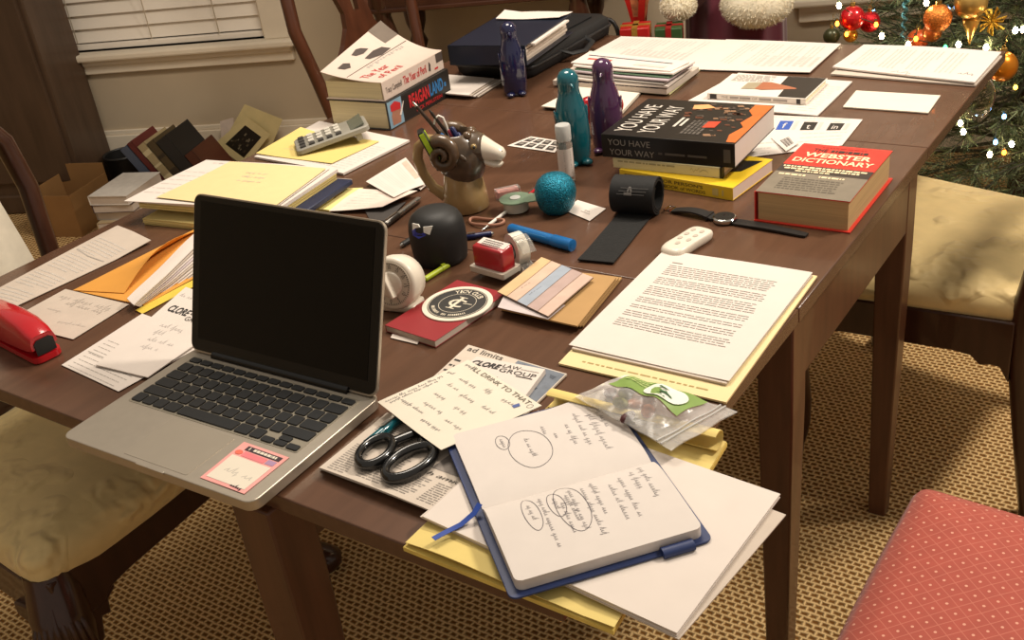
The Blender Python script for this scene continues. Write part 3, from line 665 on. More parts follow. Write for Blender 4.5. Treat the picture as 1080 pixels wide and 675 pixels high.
# ------------------------------------------------------------------ the Christmas tree
TU, TV = .93, 2.36
NEED = [mat('fir_needles', '#4a5a3a', .6, var=.3, scale=14), mat('fir_needle_tips', '#7f8a62', .6, var=.25, scale=14)]
tree = thing('christmas_tree', 'decorated artificial fir tree beyond the far right corner of the table', 'tree', RM(TU, TV), RA)
m = MB(); m.lathe([(.04, 0), (.035, .3), (.02, 1.2), (.006, 1.9)], 10); m.build('trunk', mat('tree_trunk', '#3b2a1c', .9, var=.3), tree)
m = MB()
for k in range(4):
    a = k * pi / 2 + .4; m.tube([(0, 0, .12), (.12 * cos(a), .12 * sin(a), .05), (.26 * cos(a), .26 * sin(a), .008)], .012, 6)
m.build('stand', mat('green_stand', '#1f3324', .5), tree)
rt = random.Random(21); br = MB(); wd = MB()
def needles(p0, p1, n, ln, r):
    d = (p1 - p0); L = d.length; d.normalize(); a = d.orthogonal().normalized(); b = d.cross(a)
    for i in range(n):
        t = r.random(); q = r.uniform(0, 2 * pi); o = a * cos(q) + b * sin(q); p = p0 + (p1 - p0) * t; e = p + (d * .7 + o * .8).normalized() * ln * r.uniform(.7, 1.15)
        s = d.cross(o).normalized() * .0011
        br.add([p - s, p + s, e + s * .6, e - s * .6], [(0, 1, 2, 3)], 1 if r.random() < .35 else 0)
z = .2
while z < 1.8:
    R = .58 * (1 - (z - .2) / 1.75); nb = int(9 + 7 * R / .6); off = rt.uniform(0, 6)
    for k in range(nb):
        a = off + 2 * pi * k / nb + rt.uniform(-.15, .15); r_ = R * rt.uniform(.82, 1.08); zz = z + rt.uniform(-.03, .03)
        p0 = Vector((.02 * cos(a), .02 * sin(a), zz + .05)); pm = Vector((r_ * .55 * cos(a), r_ * .55 * sin(a), zz + .02)); p1 = Vector((r_ * cos(a), r_ * sin(a), zz + rt.uniform(-.03, .05)))
        wd.tube([p0, pm, p1], [.006, .004, .0015], 4)
        needles(pm, p1, int(110 * r_ + 12), .032, rt); needles(p0, pm, int(40 * r_ + 5), .032, rt)
        for j in range(7 if r_ > .2 else 3):
            t = rt.uniform(.3, .95); q = p0.lerp(pm, t * 2) if t < .5 else pm.lerp(p1, t * 2 - 1); aa = a + rt.choice((-1, 1)) * rt.uniform(.5, .95); l = rt.uniform(.1, .2) * (r_ / .6 + .3)
            e = q + Vector((l * cos(aa), l * sin(aa), rt.uniform(-.05, .05))); wd.tube([q, e], [.0025, .001], 4); needles(q, e, int(300 * l), .03, rt)
    z += .085 if z < 1 else .11
wd.build('branches', mat('branch_wood', '#3a3523', .8), tree); br.build('needles', NEED, tree, smooth=0)

def tp(px, py, v):
    d = CAM_ROT @ Vector(((px - 540) / FPX, -(py - 337.5) / FPX, -1.0)); t = (v - CAM_LOC.dot(RV)) / d.dot(RV); return CAM_LOC + d * t
def glit(name, col, rough=.35, metal=.7):
    m = mat(name, col, rough, metal=metal, var=.5, scale=260, bump=1.0); return m
CAPM = mat('ornament_cap', '#b99a55', .3, metal=.9)
OG = 'baubles on the tree'
def bauble(px, py, rpx, v, m_, label, sc=(1, 1, 1)):
    p = tp(px, py, v); r = rpx / FPX * (p - CAM_LOC).length
    o = thing('bauble', label, 'ornament', p, 0, OG)
    m = MB(); m.ball((0, 0, 0), r, 24, sc=sc); m.build('ball', m_, o, smooth=80)
    m = MB(); zt = r * sc[2]; m.lathe([(r * .22, zt * .96), (r * .22, zt * .98 + .008)], 10); m.tube([(.004 * cos(a), 0, zt + .010 + .004 * sin(a)) for a in [k * pi / 4 for k in range(8)]], .0008, 5, closed=True); m.tube([(0, 0, zt + .014), (.004, 0, zt + .024), (0, .006, zt + .03), (0, .03, zt + .03)], .0008, 5)
    m.build('cap', CAPM, o)
    return o
RED = mat('red_bauble', '#b3141c', .22, metal=.35, coat=.5); GLD = mat('gold_bauble', '#caa25a', .3, metal=.8); ORG = mat('amber_bauble', '#c97a1e', .28, metal=.7)
bauble(899, 19, 12, 2.02, RED, 'shiny red bauble at the left of the tree')
bauble(917, 23, 10, 2.05, glit('red_glitter', '#a8141c'), 'red glitter bauble just right of the shiny red one')
bauble(989, 19, 13, 1.95, glit('orange_glitter', '#d07a34', .4), 'orange glitter bauble right of the teal icicle')
bauble(1024, 3, 15, 1.95, GLD, 'pale gold bauble above the gold drop ornament')
bauble(1057, 70, 14, 1.88, ORG, 'large amber bauble just right of the far table corner')
bauble(983, 34, 9, 2.02, mat('copper_bauble', '#b0622c', .35, metal=.6), 'small copper bauble hanging under the orange glitter one')
bauble(897, 37, 7, 2.08, mat('gold_amber', '#c98a2c', .3, metal=.6), 'small amber bauble under the two red ones')
bauble(968, 42, 10, 2.08, mat('rust_bauble', '#b84f22', .35, metal=.3), 'rust orange bauble behind the far paper stack')
bauble(877, 38, 8, 2.1, mat('dark_green_bauble', '#3a3b22', .3, metal=.3), 'dull green bauble at the far left edge of the tree')
CLR = mat('clear_glass', '#fff4e0', .03, trans=1.0, var=.0, spec=.5, ior=1.3)
bauble(1033, 102, 14, 1.82, CLR, 'clear glass bauble by the table edge below the amber one', (1, 1, 1.45))
p = tp(1024, 27, 1.95); o = thing('drop_ornament', 'gold spinning-top drop ornament under the pale gold bauble', 'ornament', p, 0, OG)
m = MB(); m.lathe([(.001, -.045), (.006, -.028), (.014, -.006), (.019, .008), (.020, .016), (.012, .022), (.010, .026), (.017, .03), (.012, .034), (.002, .038)], 18); m.build('drop', GLD, o, smooth=50)
p = tp(954, 17, 1.98); o = thing('icicle_ornament', 'teal glitter icicle hanging between the red and orange baubles', 'ornament', p, 0, OG)
m = MB(); m.tube([(.005 * cos(k * 1.1), .005 * sin(k * 1.1), .06 - .12 * k / 30) for k in range(31)], [.006 - .004 * k / 30 for k in range(31)], 6); m.build('twist', glit('teal_glitter', '#4d7f86'), o)
p = tp(1046, 22, 1.97); o = thing('glitter_bow', 'gold glitter bow ornament right of the gold drop', 'ornament', p, 0, OG)
m = MB()
for k in range(7):
    a = k * .9; m.tube([(0, 0, 0), (.024 * cos(a), .006 * sin(k), .024 * sin(a)), (.034 * cos(a + .35), -.004, .034 * sin(a + .35)), (0, 0, 0)], .0045, 5, flat=.6)
m.build('loops', glit('gold_glitter', '#c9a13a'), o)
LB = [(930, 38, 'w'), (958, 47, 'w'), (966, 41, 'o'), (977, 3, 'w'), (1000, 10, 'b'), (1011, 47, 'w'), (1040, 50, 'w'), (1071, 32, 'w'), (1079, 31, 'w'), (883, 25, 'o'), (893, 36, 'o'), (885, 6, 'w'), (924, 26, 'o'), (997, 50, 'g'),
      (1037, 88, 'b'), (1071, 92, 'a'), (1033, 109, 'w'), (1023, 116, 'r'), (1013, 130, 'w'), (1016, 139, 'w'), (1059, 123, 'b'), (1050, 150, 'b'), (1067, 152, 'w'), (1059, 161, 'o'), (1044, 163, 'w')]
BM = {'w': mat('lit_white_bulb', '#ffe2b0', .3, emit='#ffe3b3', estr=60), 'o': mat('lit_orange_bulb', '#ff8a2a', .3, emit='#ff7a1e', estr=20), 'b': mat('lit_blue_bulb', '#7ab6ff', .3, emit='#6fb0ff', estr=16),
      'g': mat('lit_green_bulb', '#6affa0', .3, emit='#46e08a', estr=6), 'a': mat('lit_amber_bulb', '#ffc24a', .3, emit='#ffb63a', estr=12), 'r': mat('lit_red_bulb', '#ff3a4a', .3, emit='#ff2a3a', estr=20)}
sl = thing('string_lights', 'string of white and coloured lit bulbs wound around the tree', 'lights', tp(1000, 50, 1.95), 0)
rl = random.Random(2); pts = []
for (x, y, c) in LB:
    p = tp(x, y, rl.uniform(1.84, 1.98)) if x > 1005 else tp(x, y, rl.uniform(1.95, 2.02)); pts.append((p, c))
base = sl.location.copy(); w_ = MB(); prev = None
for p, c in pts:
    if prev is not None and (p - prev).length < .25: w_.tube([prev - base + RV * .012, (p + prev) / 2 - base + Vector((0, 0, -.012)) + RV * .03, p - base + RV * .012], .0012, 5)
    prev = p
w_.build('wire', mat('green_wire', '#26331f', .6), sl)
for p, c in pts:
    m = MB(); m.ball((0, 0, 0), .0062 if c == 'w' else .005, 8, sc=(1, 1, 1.3)); m.build('bulb', BM[c], sl, loc=p - base)
    m = MB(); m.lathe([(.003, -.004), (.0035, .010)], 8); m.build('socket', MATS['green_wire'], sl, loc=p - base + RV * .011)

# the string goes on up and around the rest of the tree
for k in range(42):
    a = k * 2.4; z = .35 + .03 * k; R = .58 * (1 - (z - .2) / 1.75) * 1.0
    p = RM(TU + R * cos(a), TV + R * sin(a), z)
    if z < .8 and R * sin(a) < .1: continue
    m = MB(); m.ball((0, 0, 0), .0055, 8, sc=(1, 1, 1.3)); m.build('bulb', BM['woabgr'[k % 6] if k % 2 else 'w'], sl, loc=p - base)
    m = MB(); m.lathe([(.003, -.012), (.0035, -.005)], 8); m.build('socket', MATS['green_wire'], sl, loc=p - base)
# ------------------------------------------------------------------ laptop
ALU = mat('brushed_aluminium', '#b9afa0', .38, metal=.75, var=.03, scale=80)
KEY = mat('black_key', '#191a1b', .45, var=.05); SCR = mat('black_screen_glass', '#060606', .12, spec=.3, var=.0); BEZ = mat('black_bezel', '#0c0c0c', .2, var=.05)
lp = thing('laptop', 'open silver laptop with a black screen at the near edge of the table', 'laptop', (-.509, .067, TZ + .0005), .031)
m = MB(); P = rrect(.314, .216, .013); Pi = rrect(.304, .206, .010)
m.loft([[(x, y, z) for x, y in p] for p, z in ((Pi, 0), (P, .004), (P, .0155), (rrect(.3125, .2145, .0125), .0162))]); m.box((0, -.1075, .0145), (.045, .0035, .0035)); base = m.build('base', ALU, lp, bevel=.0004)
m = MB(); m.prism(rrect(.281, .111, .003), .0160, .01665); kb = m.build('keyboard', mat('keyboard_well', '#8f8778', .5, metal=.5), lp, loc=(0, .034, 0), smooth=0)
U_ = .0192; x0 = -.139; rows = []
def krow(y, h, ws, xs=None):
    x = x0
    for w in ws:
        if w > 0:
            k = MB(); k.prism(rrect(w * U_ - .0028, h - .0026, .0018, 3), .0166, .0183); k.build('key', KEY, kb, loc=(x + w * U_ / 2, y, 0), smooth=30)
        x += abs(w) * U_
ry = .0455
krow(ry + .0015, .0115, [14.5 / 14] * 14); ry -= .0158
for ws in ([1] * 13 + [1.5], [1.5] + [1] * 13, [1.75] + [1] * 11 + [1.75], [2.25] + [1] * 10 + [2.25], [1, 1, 1, 1.25, 5, 1.25, 1]):
    krow(ry, .0182, ws); ry -= .0185
ry += .0185
for (cx, cy, h) in ((12, -.0045, .0095), (13, .0047, .0088), (13, -.0045, .0088), (14, -.0045, .0095)):
    k = MB(); k.prism(rrect(U_ - .0028, h - .001, .0015, 3), .0166, .0183); k.build('key', KEY, kb, loc=(x0 + (cx) * U_, ry + cy, 0), smooth=30)
m = MB(); m.prism(rrect(.105, .074, .003), .0160, .01655); m.build('trackpad', mat('trackpad', '#a79d8e', .4, metal=.5, var=.02), lp, loc=(0, -.064, 0), smooth=0)
TL_ = radians(-21); H0 = (0, .099, .0175)
ld = MB(); q = rrect(.314, .206, .012)
ld.loft([[(x, t, y + .103) for x, y in (q if k else rrect(.312, .204, .011))] for t, k in ((.0, 1), (.004, 1), (.0052, 0))]); lid = ld.build('lid', ALU, lp, loc=H0, rot=(TL_, 0, 0), smooth=30)
m = MB(); m.loft([[(x, t, y + .1035) for x, y in rrect(.3105, .2015, .0105)] for t in (-.0012, .0004)]); m.build('bezel', BEZ, lid, smooth=30)
m = MB(); m.box((0, -.0014, .108), (.286, .0006, .179)); m.build('display', SCR, lid)
m = MB(); m.tube([(-.115, 0, 0), (.115, 0, 0)], .0068, 14); m.build('hinge', BEZ, lp, loc=(0, .1005, .0165))
# pink sticky slip on the palm rest
PINK = mat('pink_border', '#e8a09a', .6); s = Sheet([(257.5, 466), (305, 482.5), (257.5, 521), (211, 503.5)], TZ + .0172, .0003, wob=.00015)
s.mb.rect(s.fn, .07, .34, .93, .93, 2); s.mb.rect(s.fn, .17, .06, .93, .17, 3); s.mb.word('I', s.fn, (.24, .145), (.02, 0), (0, -.062), 2, .0006, .03); s.mb.lines(s.fn, .34, .86, .115, .115, 1, 2, .055, 5, lift=.0006)
s.mb.rect(s.fn, .22, .19, .72, .31, 4); s.mb.rect(s.fn, .74, .19, .92, .3, 5); s.mb.patch(s.fn, [(.13 + .075 * cos(k * pi / 8), .25 + .055 * sin(k * pi / 8)) for k in range(16)], 6, .0005)
s.mb.script(s.fn, (.24, .66), (1, .04), .6, .13, 7, 4, .012, .75); s.mb.script(s.fn, (.62, .93), (.95, .05), .3, .07, 3, 9, .016, .75)
s.done('sticky_note', 'pink-bordered slip with a handwritten word stuck on the laptop palm rest', 'note', [PINK, INK, PAPER2, mat('dark_pill', '#3a2a30', .6), mat('deep_pink', '#e07a80', .6), mat('mauve_print', '#a585a5', .6), mat('coral_print', '#dd6a55', .6), GREYINK])

# ------------------------------------------------------------------ left side papers
s = Sheet([(124, 238), (160, 256), (-8, 335), (-45, 327)], TZ + .001, .0008, lambda u, v: .006 * max(0, .25 - v) * u * 3 + .004 * max(0, .5 - abs(u - .5)) * (1 - v), wob=.0006, nu=8, nv=16)
s.mb.lines(s.fn, .1, .9, .15, .85, 26, 1, .009, 3, 7); s.mb.stroke(s.fn, [(.1, .3), (.5, .315), (.9, .3)], .02, 2, asp=.4)
s.done('printed_sheet', 'long folded white printed sheet at the left edge of the table, above the stapler', 'paper', [PAPERG, PALEINK, GREYINK])
s = Sheet([(69, 305), (136, 321), (77, 358), (5, 340)], TZ + .0012, .0005, wob=.0003)
s.mb.script(s.fn, (.1, .18), (1, .02), .75, .12, 1, 3, .004, 1.3); s.mb.script(s.fn, (.3, .3), (1, .02), .55, .1, 1, 4, .004, 1.3); s.mb.script(s.fn, (.2, .5), (1, .02), .2, .07, 2, 5, .004, 1.3); s.mb.script(s.fn, (.55, .72), (1, -.1), .35, .06, 2, 6, .004, 1.3)
s.done('note_card', 'small white handwritten card between the stapler and the orange envelope', 'note', [PAPERG, GREYINK, PALEINK])
ORGE = mat('orange_envelope_paper', '#d6963f', .7, var=.04, scale=14)
en = thing('manila_envelope', 'orange envelope stuffed with papers, lying left of the laptop', 'envelope', G(160, 290, TZ + .001), 0)
b0 = en.location.copy()
def quadfn(px, z, up=None):
    w = [G(a, b, z) - b0 for a, b in px]
    return lambda u, v: w[0] * (1 - u) * (1 - v) + w[1] * u * (1 - v) + w[2] * u * v + w[3] * (1 - u) * v + Vector((0, 0, up(u, v) if up else 0))
m = MB(); m.slab(quadfn([(252, 218), (262, 262), (152, 322), (77, 306)], TZ + .0016), 6, 6, .0008); m.build('back_panel', ORGE, en)
m = MB(); m.slab(quadfn([(252, 218), (222, 232), (131, 309), (77, 306)], TZ + .003, lambda u, v: .022 * u * u * sin(pi * min(1, (1 - v) * 1.2)) if v < 1 else 0), 8, 12, .0007); m.build('front_panel', ORGE, en, smooth=60)
PAPM = [PAPER, PAPERG, PAPER, mat('lilac_paper', '#cfc2c4', .8), PAPER, PAPERG, PAPER]
for i in range(9):
    f = i / 8; z = TZ + .029 - .0031 * i
    A = (218 + 6 * f, 236 + 32 * f); B = (230 + 6 * f, 241 + 32 * f)
    s = Sheet([A, B, (138 + 12 * f, 312.5 + 3 * f), (131 + 8 * f, 306 + 6 * f)], z, .0014, lambda u, v, i_=i: -.016 * v ** 3 - .003 * sin(pi * v) + .002 * sin(7 * v), wob=.0006, seed=i, nv=14)
    s.done('folded_paper', ['topmost folded paper bulging out of the orange envelope', 'second', 'third', 'fourth', 'fifth', 'sixth', 'seventh', 'eighth', 'lowest'][i] + ('' if i == 0 else ' folded paper from the top in the orange envelope' if i < 8 else ' folded paper in the bundle inside the orange envelope'), 'paper', [PAPM[i % 7]], 'papers in the orange envelope')
s = Sheet([(214, 290), (214, 297), (150, 331), (143, 327)], TZ + .0012, .0006, wob=.0002); s.done('yellow_slip', 'narrow yellow slip sticking out between the orange envelope and the letterhead sheets', 'paper', [mat('bright_yellow_paper', '#d9bd48', .7)])
s = Sheet([(150, 331), (225, 358), (125, 413), (65, 385)], TZ + .001, .0006, wob=.0003, seed=4)
s.mb.lines(s.fn, .08, .9, .5, .97, 9, 1, .007, 7); s.mb.stroke(s.fn, [(.05, .72), (.3, .72), (.6, .73)], .006, 1)
s.done('printed_sheet', 'white printed sheet beside the laptop, under the letterhead note sheet', 'paper', [PAPER, GREYINK])
s = Sheet([(196, 303), (262, 325), (156, 398), (101, 385)], TZ + .0035, .0014, wob=.0005, seed=5)
s.mb.word('CLORE', s.fn, (.1, .30), (.34, .0), (0, -.075), 1, .0005, .03, .2); s.mb.word('LAW', s.fn, (.46, .27), (.22, 0), (0, -.05), 1, .0005); s.mb.word('GROUP', s.fn, (.46, .345), (.36, 0), (0, -.05), 1, .0005)
for i in range(4): s.mb.script(s.fn, (.25 + .03 * i, .46 + .085 * i), (1, 0), (.4, .2, .5, .3)[i], .05, 2, 20 + i, .003, .6)
s.mb.script(s.fn, (.05, .1), (1, 0), .25, .04, 2, 31, .003, .6)
s.done('letterhead_sheet', 'letterhead note sheet with handwriting, half hidden behind the laptop screen at its left', 'paper', [PAPER, INK, PENINK])
# red stapler
STR = mat('glossy_red_plastic', '#b3161f', .18, var=.03, coat=.5)
p0 = G(2, 322, TZ + .052); p1 = G(53, 349, TZ + .047); tip = G(52, 380, TZ)
ang = atan2(p1.y - p0.y, p1.x - p0.x)
spl = thing('stapler', 'glossy red stapler at the left edge of the table', 'stapler', (tip.x - .095 * cos(ang), tip.y - .095 * sin(ang) + .002, TZ + .0005), ang)
m = MB(); m.prism(rrect(.195, .042, .012), 0, .010); m.build('base', STR, spl, bevel=.002)
m = MB(); rings = []
for x, zt, zb, w in ((-.09, .03, .012, .030), (-.08, .046, .012, .036), (-.04, .056, .013, .040), (.02, .058, .015, .041), (.06, .054, .017, .041), (.083, .046, .019, .040), (.094, .040, .021, .037)):
    rings.append([(x, sy * w / 2 * k, z) for sy, k, z in ((-1, 1, zb), (-1, 1, zt * .72), (-1, .86, zt * .92), (-1, .55, zt), (1, .55, zt), (1, .86, zt * .92), (1, 1, zt * .72), (1, 1, zb))])
m.loft(rings); m.build('arm', STR, spl, smooth=50)
m = MB(); m.loft([[(.0942, y, z) for y, z in ((-.014, .012), (-.014, .030), (-.009, .034), (.009, .034), (.014, .030), (.014, .012))], [(.0958, y, z) for y, z in ((-.014, .012), (-.014, .030), (-.009, .034), (.009, .034), (.014, .030), (.014, .012))]]); m.build('throat', BLK, spl, smooth=0)
m = MB(); m.box((.085, 0, .0115), (.016, .012, .002)); m.build('anvil', mat('steel', '#8d8a86', .3, metal=.9), spl)

# ------------------------------------------------------------------ paper stacks at the left back
def pad(name, label, px, z, h, m_, edge=None, group=None, strip=None):
    c, w, d, r = rfit(px, z + h); o = thing(name, label, 'pad', (c.x, c.y, z), r, group)
    b = MB(); n = 6; rr_ = random.Random(int(abs(c.x) * 1000 + z * 9999))
    for i in range(n):
        a = rr_.uniform(-.0012, .0012); b.box((a, rr_.uniform(-.0012, .0012), h * (i + .5) / n), (w + a, d, h / n * .96))
    b.build('sheets', m_, o)
    if strip: q = MB(); q.box((0, d / 2 - .012, h / 2 + .0003), (w + .002, .026, h + .0012)); q.build('binding_strip', strip, o)
    return o
LQ = [(221, 170), (352, 181), (295, 218), (134, 214)]
NAVY = mat('navy_cover', '#1f2742', .45, var=.08)
FLQ = [Vector((G(a, b, .79).x, G(a, b, .79).y, 0)) for a, b in LQ]
c, w, d, r = rfit([(p.x, p.y, 0) for p in FLQ], TZ)
def shifted(dx, dy): return [(p.x + dx, p.y + dy, 0) for p in FLQ]
pad('legal_pad', 'yellow legal pad at the bottom of the big stack left of the ram mug', shifted(.02, -.015), TZ + .0005, .011, mat('legal_pad_edge', '#cdb978', .8, var=.2, scale=9, stretch=(1, 1, 90)), group='pads in the big stack', strip=mat('pad_binding', '#7a5a30', .6))
nb_ = thing('folder', 'navy blue folder inside the big stack, showing at its right end', 'folder', (c.x + .026, c.y + .02, TZ + .012), r)
m = MB(); m.box((0, 0, .006), (w, d - .02, .010)); m.build('cover', NAVY, nb_, bevel=.002)
m = MB(); m.box((0, 0, .006), (w - .008, d - .012, .006)); m.build('pages', PAPERG, nb_)
pad('legal_pad', 'yellow legal pad above the navy folder in the big stack', shifted(.0, .0), TZ + .0235, .010, MATS['legal_pad_edge'], group='pads in the big stack')
o = thing('paper_stack', 'thick white sheaf on top of the pads in the big stack', 'paper', (c.x - .003, c.y + .003, TZ + .034), r + .01)
m = MB(); m.box((0, 0, .003), (w + .006, d + .006, .0058)); m.build('sheets', PAPER, o)
s = Sheet([(217.5, 168.5), (348, 178), (290, 220), (131, 213)], TZ + .0405, .0006, wob=.0012, seed=3); s.mb.script(s.fn, (.1, .06), (1, 0), .1, .03, 1, 3, .003, 1.6); s.mb.lines(s.fn, .02, .3, .3, .8, 6, 1, .006, 3)
s.done('white_sheet', 'white sheet lying on the big stack under a yellow sheet', 'paper', [PAPER, PALEINK])
s = Sheet([(243, 170.5), (344, 178), (286, 221), (165, 209)], TZ + .0432, .0005, wob=.0010, seed=6)
for i in range(3): s.mb.script(s.fn, (.35 + .02 * i, .25 + .1 * i), (1, .05), .22, .05, 1, 40 + i, .003, 1.5)
s.done('yellow_sheet', 'yellow lined sheet on top of the big stack behind the laptop screen', 'paper', [mat('pale_yellow_sheet', '#ddc893', .75, var=.02), PALEINK])
# stack with the calculator
s = Sheet([(337, 128), (432, 148), (362, 183), (268, 165)], TZ + .001, .004, wob=.0006, seed=8); s.mb.lines(s.fn, .55, .97, .3, .9, 12, 1, .007, 2)
s.done('paper_sheaf', 'white printed sheaf under the calculator, left of the two thick hardbacks', 'paper', [PAPER, PALEINK])
s = Sheet([(318, 138), (400, 149), (350, 173), (270, 162)], TZ + .0065, .0006, lambda u, v: .018 * max(0, .22 - u) ** 1.0 * (1 - v) * 2, wob=.0008, seed=9); s.mb.script(s.fn, (.2, .7), (1, 0), .2, .06, 1, 5, .003)
s.done('yellow_sheet', 'curling yellow sheet right under the calculator', 'paper', [YEL, PALEINK])
pts = [G(318, 157, TZ + .01), G(386, 138, TZ + .02)]; ca = atan2(pts[1].y - pts[0].y, pts[1].x - pts[0].x)
cc = (pts[0] + pts[1]) / 2; cal = thing('calculator', 'grey desk calculator tilted up on a yellow sheet', 'calculator', (cc.x, cc.y, TZ + .0085), (0, radians(-9), ca))
CGR = mat('grey_calculator_plastic', '#8f8b80', .5)
m = MB(); m.loft([[(x, y, z) for x, y in rrect(.150 - i, .078 - i, .01)] for z, i in ((0.011, .006), (.013, 0), (.021, 0), (.023, .004))]); m.build('body', CGR, cal, smooth=40)
m = MB(); m.box((.052, 0, .0245), (.032, .066, .004), rot=Euler((0, radians(-14), 0))); m.build('display', mat('lcd_panel', '#5d6155', .25), cal, bevel=.001)
KL = mat('grey_calculator_key', '#c9c4b8', .5); KD = mat('dark_calculator_key', '#3c3a38', .5)
for i in range(5):
    for j in range(4):
        k = MB(); k.prism(rrect(.0115, .0125, .002, 3), .0225, .0262); k.build('key', KD if (j == 0 or i == 0) else KL, cal, loc=(-.060 + .0185 * i, -.027 + .018 * j, 0), smooth=30)
m = MB(); m.box((.05, 0, .005), (.012, .07, .014)); m.build('foot', CGR, cal)
# receipts
s = Sheet([(356, 199), (383, 198), (348, 222), (322, 219)], TZ + .001, .004, wob=.0004); s.done('yellow_pad', 'small yellow pad behind the laptop screen, under the receipts', 'pad', [mat('pale_legal_yellow', '#ead98e', .75)])
s = Sheet([(428, 166.5), (449, 194), (416, 211), (386, 192)], TZ + .0075, .0005, lambda u, v: .004 * u * v, wob=.0012, seed=12); s.mb.lines(s.fn, .08, .9, .25, .9, 13, 1, .008, 6, 5); s.mb.rect(s.fn, .1, .03, .75, .16, 2)
s.done('receipt', 'white receipt with a pale red header beside the ram mug handle', 'paper', [PAPER, PALEINK, mat('pale_red_print', '#e6b3a2', .7)])
s = Sheet([(379, 199), (441, 205), (404, 222), (347, 223)], TZ + .0045, .0005, lambda u, v: .006 * u * u, wob=.0012, seed=13); s.mb.lines(s.fn, .15, .6, .2, .8, 6, 1, .008, 6)
s.done('receipt', 'pinkish curled receipt just behind the laptop screen corner', 'paper', [mat('pinkish_paper', '#dfcdc0', .75), PALEINK])
s = Sheet([(432, 183), (452, 194), (444, 201), (420, 190)], TZ + .0025, .0005, wob=.001, seed=15); s.done('receipt', 'small white slip tucked under the red-headed receipt', 'paper', [PAPER])
s = Sheet([(385, 222), (428, 213), (408, 233), (390, 232)], TZ + .001, .0015, wob=.0002, seed=14); s.done('dark_card', 'dark grey card under the pinkish receipt', 'card', [mat('dark_grey_card', '#4a4542', .6)])
def pen(name, label, a, b, r, cols, cat='pen', group=None, capf=.35, n=10):
    """a pen from point a (back) to b (tip)"""
    a = Vector(a); b = Vector(b); L = (b - a).length; d = (b - a)
    o = thing(name, label, cat, a, d.to_track_quat('X', 'Z').to_euler(), group)
    m = MB(); m.tube([(L * capf, 0, 0), (L * .92, 0, 0)], r, n); m.build('barrel', cols[0], o, smooth=50)
    m = MB(); m.tube([(0, 0, 0), (.002, 0, 0), (L * capf, 0, 0)], [r * .8, r * 1.1, r * 1.1], n); m.build('cap', cols[1], o, smooth=50)
    m = MB(); m.tube([(L * .92, 0, 0), (L * .97, 0, 0), (L, 0, 0)], [r * .8, r * .5, r * .15], n); m.build('tip', cols[2], o, smooth=50)
    m = MB(); m.box((L * capf * .55, 0, r * 1.35), (L * capf * .8, r * .7, r * .35)); m.build('clip', cols[2], o)
    return o
SIL = mat('silver_metal', '#b5b0a8', .25, metal=.9); BLUEP = mat('blue_plastic', '#1c6db5', .35); NAVP = mat('navy_plastic', '#1a2350', .35)
pen('pen', 'silver pen lying between the receipts and the black dome', G(406, 237, TZ + .006), G(444, 208, TZ + .006), .0048, (SIL, mat('grey_metal', '#6b6762', .3, metal=.8), SIL))
pen('pen', 'black pen whose tip sticks out left of the black dome', G(448, 243, TZ + .005), G(422, 259.5, TZ + .005), .0045, (BLK, BLK, SIL))
pen('pencil', 'lime green pencil poking out in front of the black dome', G(476, 277, TZ + .005), G(446, 296, TZ + .004), .0042, (mat('lime_plastic', '#a6b52a', .4), mat('lime_plastic', '#a6b52a', .4), mat('lime_plastic', '#a6b52a', .4)), 'pencil')

# ------------------------------------------------------------------ two thick hardbacks
PGE = mat('cream_page_block', '#d9cba4', .85, var=.1, scale=6, stretch=(1, 1, 90))
FR = G(412, 138, TZ); RB = radians(4)
def corner_loc(fr, w, d, rot): return (fr.x + (-w / 2) * cos(rot) - (d / 2) * sin(rot), fr.y + (-w / 2) * sin(rot) + (d / 2) * cos(rot))
DARKJ = mat('dark_book_jacket', '#26221f', .4)
w, d, h = .155, .235, .06
x, y = corner_loc(FR, w, d, RB)
o = book('hardback_book', 'dark thick hardback with red and blue spine lettering, at the bottom of the two', (x, y, TZ), w, d, h, DARKJ, PGE, RB, spine='+x', over=.004)
F = lambda u, v: Vector((w / 2 + .0003, -d / 2 + d * u, h * v))
def spine_words(parent, F, items, mats_, nm='spine_lettering', nrm=(1, 0, 0)):
    global LIFT_REF
    old = LIFT_REF; LIFT_REF = Vector(nrm); m = MB()
    for it in items:
        if it[0] == 't': m.word(it[1], F, it[2], it[3], it[4], it[5], .0004, it[6] if len(it) > 6 else .0, it[7] if len(it) > 7 else 0)
        elif it[0] == 'r': m.rect(F, *it[1], it[2], it[3] if len(it) > 3 else .0002, nrm)
        elif it[0] == 'p': m.patch(F, it[1], it[2], it[3] if len(it) > 3 else .0003, nrm)
    LIFT_REF = old
    return m.build(nm, mats_, parent, smooth=0)
BRED = mat('bright_red_print', '#c02a2e', .5); BBLU = mat('bright_blue_print', '#2a6fa8', .5); SKY = mat('sky_blue_print', '#7f9db0', .5); SKIN = mat('portrait_tone', '#a2705a', .6)
spine_words(o, F, [('t', 'REAGAN', (.33, .40), (.32, 0), (0, .42), 0, .035), ('t', 'LAND', (.66, .40), (.22, 0), (0, .42), 1, .035), ('t', 'RICK PERLSTEIN', (.42, .14), (.42, 0), (0, .13), 0, .01),
    ('r', (.01, .04, .22, .96), 2), ('p', [(.05, .12), (.17, .1), (.19, .5), (.15, .7), (.08, .7), (.05, .45)], 3, .0005), ('p', [(.05, .6), (.19, .55), (.2, .75), (.12, .9), (.05, .82)], 0, .0007), ('p', [(.16, .35), (.24, .75), (.25, .74), (.19, .33)], 4, .0008), ('r', (.90, .45, .93, .6), 1)], [BRED, BBLU, SKY, SKIN, PAPER])
WJ = mat('pinkish_white_jacket', '#cdbbae', .45, var=.02); w2, d2, h2 = .15, .23, .040
